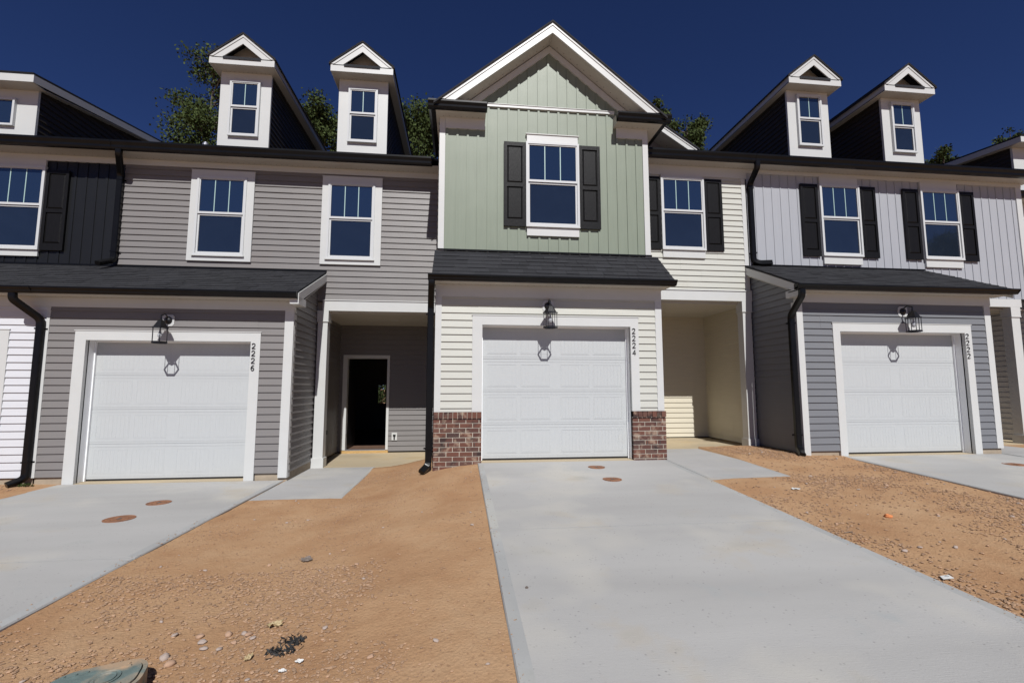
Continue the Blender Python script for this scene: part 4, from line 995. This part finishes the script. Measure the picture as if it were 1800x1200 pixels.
def rock_mesh(name, k, seed, flat=.55, sub=1, rough=.3):
    bm = bmesh.new(); bmesh.ops.create_icosphere(bm, subdivisions=sub, radius=1)
    for v in bm.verts:
        n = noise.noise(v.co*1.4+Vector((seed, seed*2, 0))); v.co *= 1+rough*n*1.6; v.co.z *= flat
    me = bpy.data.meshes.new(name); bm.to_mesh(me); bm.free(); me.materials.append(M[k]); return me
rm = [rock_mesh('stone', 'stone_grey' if i % 3 else 'stone_tan', i*3.7, flat=random.uniform(.35, .6), sub=2) for i in range(8)]
for me in rm: me.polygons.foreach_set('use_smooth', [True]*len(me.polygons))
def stone(x, y, r, lab, grp, me=None):
    o = bpy.data.objects.new('stone', me or random.choice(rm)); C.objects.link(o)
    o.location = (x, y, ground_z(x, y)+r*.3); o.scale = (r, r*random.uniform(.6, .95), r*random.uniform(.7, 1)); o.rotation_euler = (random.uniform(-.2, .2), random.uniform(-.2, .2), random.uniform(0, 6.28))
    tag(o, lab, 'stone', grp); return o
near = [(-2.006, -4.26), (-1.621, -4.401), (-1.607, -4.304), (-1.758, -4.436), (-1.678, -4.457), (-1.867, -4.295), (-1.868, -4.568), (-1.56, -4.33), (-1.70, -4.30), (-1.53, -4.37), (-1.93, -4.50), (-1.80, -4.36)]
for x, y in near: stone(x+random.uniform(-.01, .01), y, random.uniform(.018, .030), 'rounded grey-tan pebble in the loose cluster between the green lid and the charred debris', 'pebbles in the near cluster')
cnt = 0
while cnt < 75:
    x = random.uniform(-3.3, -.15); y = random.uniform(-5.3, 1.0)
    if x < -3.05+.0 or (x < -1.95 and y > -.8): continue
    if noise.noise(Vector((x*.9+7, y*.9, 0))) < random.uniform(-.5, .3): continue
    stone(x, y, random.choice((.008, .010, .013, .018)), 'small grey-brown stone lying loose on the dirt left of the middle driveway', 'loose stones on the left dirt'); cnt += 1
cnt = 0
while cnt < 75:
    x = random.uniform(3.05, 6.0); y = random.uniform(-5.0, .9)
    if x < 4.25 and y > -1.35: continue
    if noise.noise(Vector((x*.9+7, y*.9, 0))) < random.uniform(-.5, .3): continue
    stone(x, y, random.choice((.010, .013, .017, .024)), 'small grey-brown stone lying loose on the dirt right of the middle driveway', 'loose stones on the right dirt'); cnt += 1

# gravel bits: thousands of tiny clods, one mass
mb = MB(); k = 'clod'; mb.mats = [k]
def bit(x, y, r, z=None):
    z = (ground_z(x, y) if z is None else z)+r*.25; a = random.uniform(0, 6.28); ca, sa = math.cos(a), math.sin(a); b = len(mb.v)
    rx, ry, rz = r*random.uniform(.8, 1.5), r*random.uniform(.6, 1), r*random.uniform(.35, .7)
    pts = [(rx, 0, 0), (.5*rx, ry, 0), (-.6*rx, .8*ry, 0), (-rx, -.1*ry, 0), (-.4*rx, -ry, 0), (.6*rx, -.8*ry, 0)]
    pts = [(p[0]*random.uniform(.8, 1.2), p[1]*random.uniform(.8, 1.2), rz*.35) for p in pts]
    pts = [(p[0]*.55, p[1]*.55, -rz*.5) for p in pts]+pts+[(p[0]*.5, p[1]*.5, rz) for p in pts]
    mb.v += [(x+p[0]*ca-p[1]*sa, y+p[0]*sa+p[1]*ca, z+p[2]) for p in pts]
    mb.f.append(tuple(range(b+12, b+18))); mb.m.append(0)
    for q in (0, 6):
        for i in range(6): mb.f.append((b+q+i, b+q+(i+1) % 6, b+q+6+(i+1) % 6, b+q+6+i)); mb.m.append(0)
def scatter(n, xa, xb, ya, yb, rs, test, thr=.0):
    c = 0
    while c < n:
        x = random.uniform(xa, xb); y = random.uniform(ya, yb)
        if not test(x, y): continue
        dn = noise.noise(Vector((x*.9+7, y*.9, 0)))+.5*noise.noise(Vector((x*3, y*3, 4)))
        if dn < random.uniform(-.1, .5)+thr: continue
        bit(x, y, random.choice(rs)); c += 1
tl = lambda x, y: not (x < -3.08 or (x < -1.9 and y > -.78) or x > -.08 or (y > 0 and x > -.8))
tr = lambda x, y: not (x < 3.0 or x > 6.08 or (x < 4.22 and y > -1.36) or (x > 5.4 and y > 0) or (x < 5.4 and y > 1.15))
scatter(7000, -3.1, -.05, -5.6, 1.7, (.003, .004, .004, .005, .007), tl)
scatter(8500, -3.1, -.6, -5.6, -3.3, (.003, .004, .005, .006, .009, .012), tl, -.2)
scatter(9000, 2.98, 6.1, -5.4, 1.15, (.004, .005, .007, .009, .013), tr)
def even(n, xa, xb, ya, yb, rs, test):
    c = 0
    while c < n:
        x = random.uniform(xa, xb); y = random.uniform(ya, yb)
        if test(x, y): bit(x, y, random.choice(rs)); c += 1
even(2600, -3.1, -.05, -5.6, 1.7, (.003, .004, .005, .008), tl); even(1700, 2.98, 6.1, -5.4, 1.15, (.005, .007, .010, .014), tr)
for i in range(420):      # soil tracked over the slab edges
    y = random.uniform(-5.4, -.1); d = abs(random.gauss(0, .035))+.004; q = random.choice((0, 1, 2))
    if q == 0: bit(-.06+d, y, random.choice((.002, .003, .005)), Cz(y))
    elif q == 1 and y < -1.4: bit(2.97-d, y, random.choice((.003, .004, .006)), Cz(y))
    elif q == 2 and y < -.8: bit(-3.105-d, y, random.choice((.003, .004, .006)), -.305)
scatter(500, -8, -6.4, -1.2, .5, (.006, .009, .014), lambda x, y: x < -6.4)
o = mb.build('gravel', None); tag(o, 'loose gravel and clay crumbs scattered over the bare soil', 'gravel', kind='stuff')

M['tan_scrap'] = mat('tan_scrap', (.40, .31, .17), .6, var=.2, vscale=30)
M['char'] = mat('char', (.015, .014, .014), .7, var=.4, vscale=40)
M['paper'] = mat('paper', (.60, .60, .58), .6)
M['orange_clay'] = mat('orange_clay', (.62, .22, .08), .9, var=.2, vscale=30, bump=.4, bscale=60)
M['grey_scrap'] = mat('grey_scrap', (.16, .13, .11), .8, var=.3, vscale=30)
def crumple(name, x, y, r, k, label, cat, seed, flat=.4, n=12, rings=3, lift=.01, elong=1.5, rot=0.0):
    """torn, folded sheet with thickness"""
    bm = bmesh.new(); N = 9; vs = []
    for i in range(N):
        row = []
        for j in range(N):
            u, v = i/(N-1)-.5, j/(N-1)-.5
            e = 1+.35*noise.noise(Vector((u*4+seed, v*4, seed)))
            px, py = u*2*r*elong*e, v*2*r*e
            pz = abs(noise.noise(Vector((u*3, v*3, seed+4))))*r*flat*2+abs(noise.noise(Vector((u*7, v*7, seed))))*r*flat
            a = rot; row.append(bm.verts.new((px*math.cos(a)-py*math.sin(a), px*math.sin(a)+py*math.cos(a), pz)))
        vs.append(row)
    for i in range(N-1):
        for j in range(N-1):
            u, v = (i+.5)/(N-1)-.5, (j+.5)/(N-1)-.5
            if math.hypot(u, v) > .5+.12*noise.noise(Vector((u*6, v*6, seed*3))): continue
            bm.faces.new((vs[i][j], vs[i+1][j], vs[i+1][j+1], vs[i][j+1]))
    bmesh.ops.delete(bm, geom=[v for v in bm.verts if not v.link_faces], context='VERTS')
    bmesh.ops.solidify(bm, geom=bm.faces[:], thickness=.003)
    me = bpy.data.meshes.new(name); bm.to_mesh(me); bm.free(); me.materials.append(M[k])
    o = bpy.data.objects.new(name, me); C.objects.link(o); o.location = (x, y, ground_z(x, y)+lift); tag(o, label, cat); return o
crumple('torn_scrap', -1.445, -4.27, .028, 'tan_scrap', 'pale yellow-tan torn scrap above the charred debris', 'scrap', 2.2, flat=.7, rot=.3)
crumple('torn_scrap', -1.455, -4.60, .016, 'tan_scrap', 'small curled ochre scrap left of the charred debris', 'scrap', 5.2, flat=.8, rot=1.2)
crumple('grey_rag', -1.623, -3.10, .034, 'grey_scrap', 'small flat grey-brown rag alone in the smooth dirt', 'rag', 3.1, flat=.4)
crumple('paper_scrap', -1.164, -4.695, .013, 'paper', 'white paper bit right of the charred debris, the farther of two', 'paper scrap', 1.7, flat=.5)
crumple('paper_scrap', -1.222, -4.765, .012, 'paper', 'white paper bit below the charred debris, the nearer of two', 'paper scrap', 8.7, flat=.5)
crumple('plastic_scrap', 3.72, -2.0, .032, 'paper', 'crinkled clear-white plastic scrap on the far right dirt', 'plastic scrap', 4.4, flat=.3)
# charred debris
mb = MB()
for i in range(230):
    a = random.choice((random.uniform(.1, 2.4), random.uniform(3.3, 5.0), random.gauss(3.7, .25), random.gauss(.9, .3), random.gauss(5.3, .2))); r = max(.02, random.gauss(.06, .017)); x, y = -1.291+r*1.1*math.cos(a), -4.52+r*1.1*math.sin(a); z = ground_z(x, y)
    d = Vector((random.uniform(-1, 1), random.uniform(-1, 1), random.uniform(0, .9))).normalized()*random.uniform(.008, .03)
    p = Vector((x, y, z)); s = Vector((random.uniform(-1, 1), random.uniform(-1, 1), 0)).normalized()*random.uniform(.003, .008)
    mb.prism([p-s, p+s, p+s*.4+d, p-s*.4+d], (0, .002, .003), 'char')
o = mb.build('charred_debris', None); tag(o, 'ring of black charred debris in the near left dirt', 'debris')
# paper tag with a mark
t_ = thing('paper_tag', (2.99, -4.33, ground_z(3.08, -4.33)+.015), 'white paper tag with a black mark at the right edge of the middle driveway', 'tag')
tx, ty, tz = 3.07, -4.33, ground_z(3.07, -4.33)+.012
mb = MB(); mb.poly([(tx-.045, ty-.022, tz), (tx+.035, ty-.028, tz+.006), (tx+.042, ty+.018, tz+.012), (tx-.02, ty+.024, tz+.003)], 'paper'); mb.poly([(tx-.045, ty-.022, tz-.002), (tx-.02, ty+.024, tz+.001), (tx+.042, ty+.018, tz+.010), (tx+.035, ty-.028, tz+.004)], 'paper'); mb.build('sheet', t_)
mb = MB()
for i in range(12):
    a0, a1 = i*math.pi/7, (i+1)*math.pi/7; mb.poly([(tx+.012+r_*math.cos(a_), ty+r_*.8*math.sin(a_)-.002, tz+.0125) for r_, a_ in ((.008, a0), (.012, a0), (.012, a1), (.008, a1))], 'number_black')
mb.build('mark', t_)
o = stone(3.885, -3.079, .035, 'bright orange clay lump on the right dirt', None, rock_mesh('clay_lump', 'orange_clay', 9.9, .7, 2)); o.name = 'clay_lump'; o['category'] = 'clay lump'
for i, (x, y, a, L, lab) in enumerate(((3.14, -3.43, .05, .10, 'thin dark stick on the right dirt, nearer the houses'), (3.05, -3.64, -.4, .09, 'thin reddish stick on the right dirt, nearer the camera'))):
    mb = MB(); z = ground_z(x, y)+.008; d = Vector((math.cos(a), math.sin(a), 0))*L
    mb.sweep([Vector((x, y, z))-d*.5, Vector((x, y, z+.004)), Vector((x, y, z))+d*.5+Vector((0, .01, 0))], [(.003, 0), (.0015, .0026), (-.0015, .0026), (-.003, 0), (-.0015, -.0026), (.0015, -.0026)], 'grey_scrap' if i == 0 else 'rust')
    tag(mb.build('stick', None), lab, 'stick')
mb = MB(); P_ = [(.112+.011*math.cos(a*math.pi/4), -4.20+.011*math.sin(a*math.pi/4), Cz(-4.2)) for a in range(8)]; mb.prism(P_, (0, 0, .007), 'grey_scrap'); mb.prism([(p[0]*.5+.056, p[1]*.5-2.1, p[2]+.007) for p in P_], (0, 0, .004), 'grey_scrap')
tag(mb.build('bottle_cap', None), 'small dark round cap lying on the middle driveway', 'cap')
# weed at the foot of the left downspout
mb = MB()
for i in range(46):
    a = random.uniform(0, 6.28); r = random.uniform(.01, .09); x, y = -6.72+r*math.cos(a)*1.3, .42+r*math.sin(a)*.5; z = ground_z(x, y)
    d = Vector((random.uniform(-.03, .03), random.uniform(-.03, .03), random.uniform(.02, .06))); s = Vector((random.uniform(-1, 1), random.uniform(-1, 1), 0)).normalized()*.010
    p = Vector((x, y, z)); mb.poly([p-s*.3, p+d*.6+s, p+d, p+d*.6-s], 'leaf')
tag(mb.build('weed', None), 'small green weed at the foot of the left black downspout', 'weed')

# ================================================================ trees
def tree(x, y, ztop, rad, hcrown, seed, label, group, n=2600, kind='leafy', zg=-.32, leaf='leaf', ls=.16, sparse=1.0, name='leafy_tree'):
    rnd = random.Random(seed); t = thing(name, (x, y, zg), label, 'tree', group)
    mb = MB(); H = ztop-zg
    def ring(r, nn=7): return [(r*math.cos(i*2*math.pi/nn), r*math.sin(i*2*math.pi/nn)) for i in range(nn)]
    path = []; N = 9
    for i in range(N+1):
        f = i/N; path.append((x+.35*math.sin(f*3+seed)*f, y+.3*math.cos(f*2.4+seed)*f, zg-.2+(H*.975+.2)*f))
    mb.sweep(path, lambda j: ring(.22*(1-j/N)**.8+.015), 'bark'); tips = []
    nb = int(18*sparse)+8
    for i in range(nb):
        f = rnd.uniform(max(.25, 1-hcrown/H*1.05), .97); p0 = Vector(path[int(f*N)]).lerp(Vector(path[min(N, int(f*N)+1)]), f*N-int(f*N))
        a = rnd.uniform(0, 6.28); rel = (p0.z-(ztop-hcrown))/hcrown; reach = rad*(math.sqrt(max(.05, 1-(rel*1.6-.75)**2)))*rnd.uniform(.55, 1.1)
        q = p0+Vector((math.cos(a)*reach*.5, math.sin(a)*reach*.5, reach*.35)); e = p0+Vector((math.cos(a)*reach, math.sin(a)*reach, reach*rnd.uniform(.35, .9)))
        if e.z > ztop: e.z = ztop-rnd.uniform(0, .4)
        mb.sweep([p0, q, e], lambda j: ring(.055*(1-j/2.3), 5), 'bark'); 
        for s in (.45, .65, .85, 1.0):
            c = p0.lerp(q, s*2) if s < .5 else q.lerp(e, (s-.5)*2)
            sub = c+Vector((rnd.gauss(0, .3), rnd.gauss(0, .3), rnd.gauss(.1, .25)))*rad*.45
            mb.sweep([c, sub], lambda j: ring(.018*(1-j*.6), 4), 'bark'); tips.append(sub); tips.append(c.lerp(sub, .5))
        tips.append(e)
    tips.append(Vector(path[-1]))
    mb.build('trunk', t)
    lf = MB(); lf.mats = [leaf]
    cl = rad*.17
    for i in range(n):
        c = rnd.choice(tips); p = c+Vector((rnd.gauss(0, cl), rnd.gauss(0, cl), rnd.gauss(0, cl*.8)))
        if p.z > ztop+.15: continue
        u = Vector((rnd.gauss(0, 1), rnd.gauss(0, 1), rnd.gauss(0, .7))).normalized(); v = u.orthogonal(); v.rotate(Matrix.Rotation(rnd.uniform(0, 6.28), 3, u)); w2 = u.cross(v)
        L = ls*rnd.uniform(.6, 1.3); b = len(lf.v)
        if kind == 'pine':
            for q in range(3):
                d = (v*math.cos(q*2.1)+w2*math.sin(q*2.1)+u*.4).normalized()*L*1.5; s = u.cross(d).normalized()*L*.13; b = len(lf.v)
                lf.v += [tuple(p-s), tuple(p+s), tuple(p+d)]; lf.f.append((b, b+1, b+2)); lf.m.append(0)
        else:
            lf.v += [tuple(p-v*L*.5), tuple(p+w2*L*.32-v*L*.05), tuple(p+v*L*.5), tuple(p-w2*L*.32-v*L*.05)]; lf.f.append((b, b+1, b+2, b+3)); lf.m.append(0)
    lf.build('crown', t)
    return t
G = 'trees behind the row of townhouses'
tree(-15.3, 20, 20.7, 1.75, 8.5, 11, 'tall airy tree left of the first dormer, sky showing through its branches', G, 15000, ls=.125, sparse=3.0)
tree(-8.2, 20, 17.6, 1.7, 5.5, 2, 'dense green treetop between the two left dormers', G, 12000, ls=.13)
tree(-3.1, 20, 18.3, 1.9, 6, 3, 'dense green treetop between the second dormer and the green gable', G, 15000, ls=.13)
tree(12.1, 20, 19.9, .75, 5, 4, 'small rounded treetop just right of the green gable', G, 7500, ls=.13)
tree(14.4, 21, 19.5, 1.35, 6, 5, 'larger double-lobed treetop right of the small white rear gable', G, 14000, ls=.13)
tree(32.4, 20, 17.9, .8, 4.0, 6, 'low treetop just right of the rightmost white dormer', G, 6000, leaf='leaf_dark', ls=.13)
tree(38.0, 20, 19.6, .9, 4, 7, 'treetop standing above the far right dormer roof', G, 6500, leaf='leaf_dark', ls=.13)
tree(-4.9, 20, 1.9, 1.3, 2.0, 8, 'low bushy tree seen through the open front door and hall', None, 4200, ls=.10, zg=-.35, leaf='leaf_dark')
tree(40.6, -25, 13.6, 3.4, 11, 9, 'pine across the street mirrored in the right upper window', None, 4200, kind='pine', leaf='leaf_dark', ls=.45, name='pine_tree')
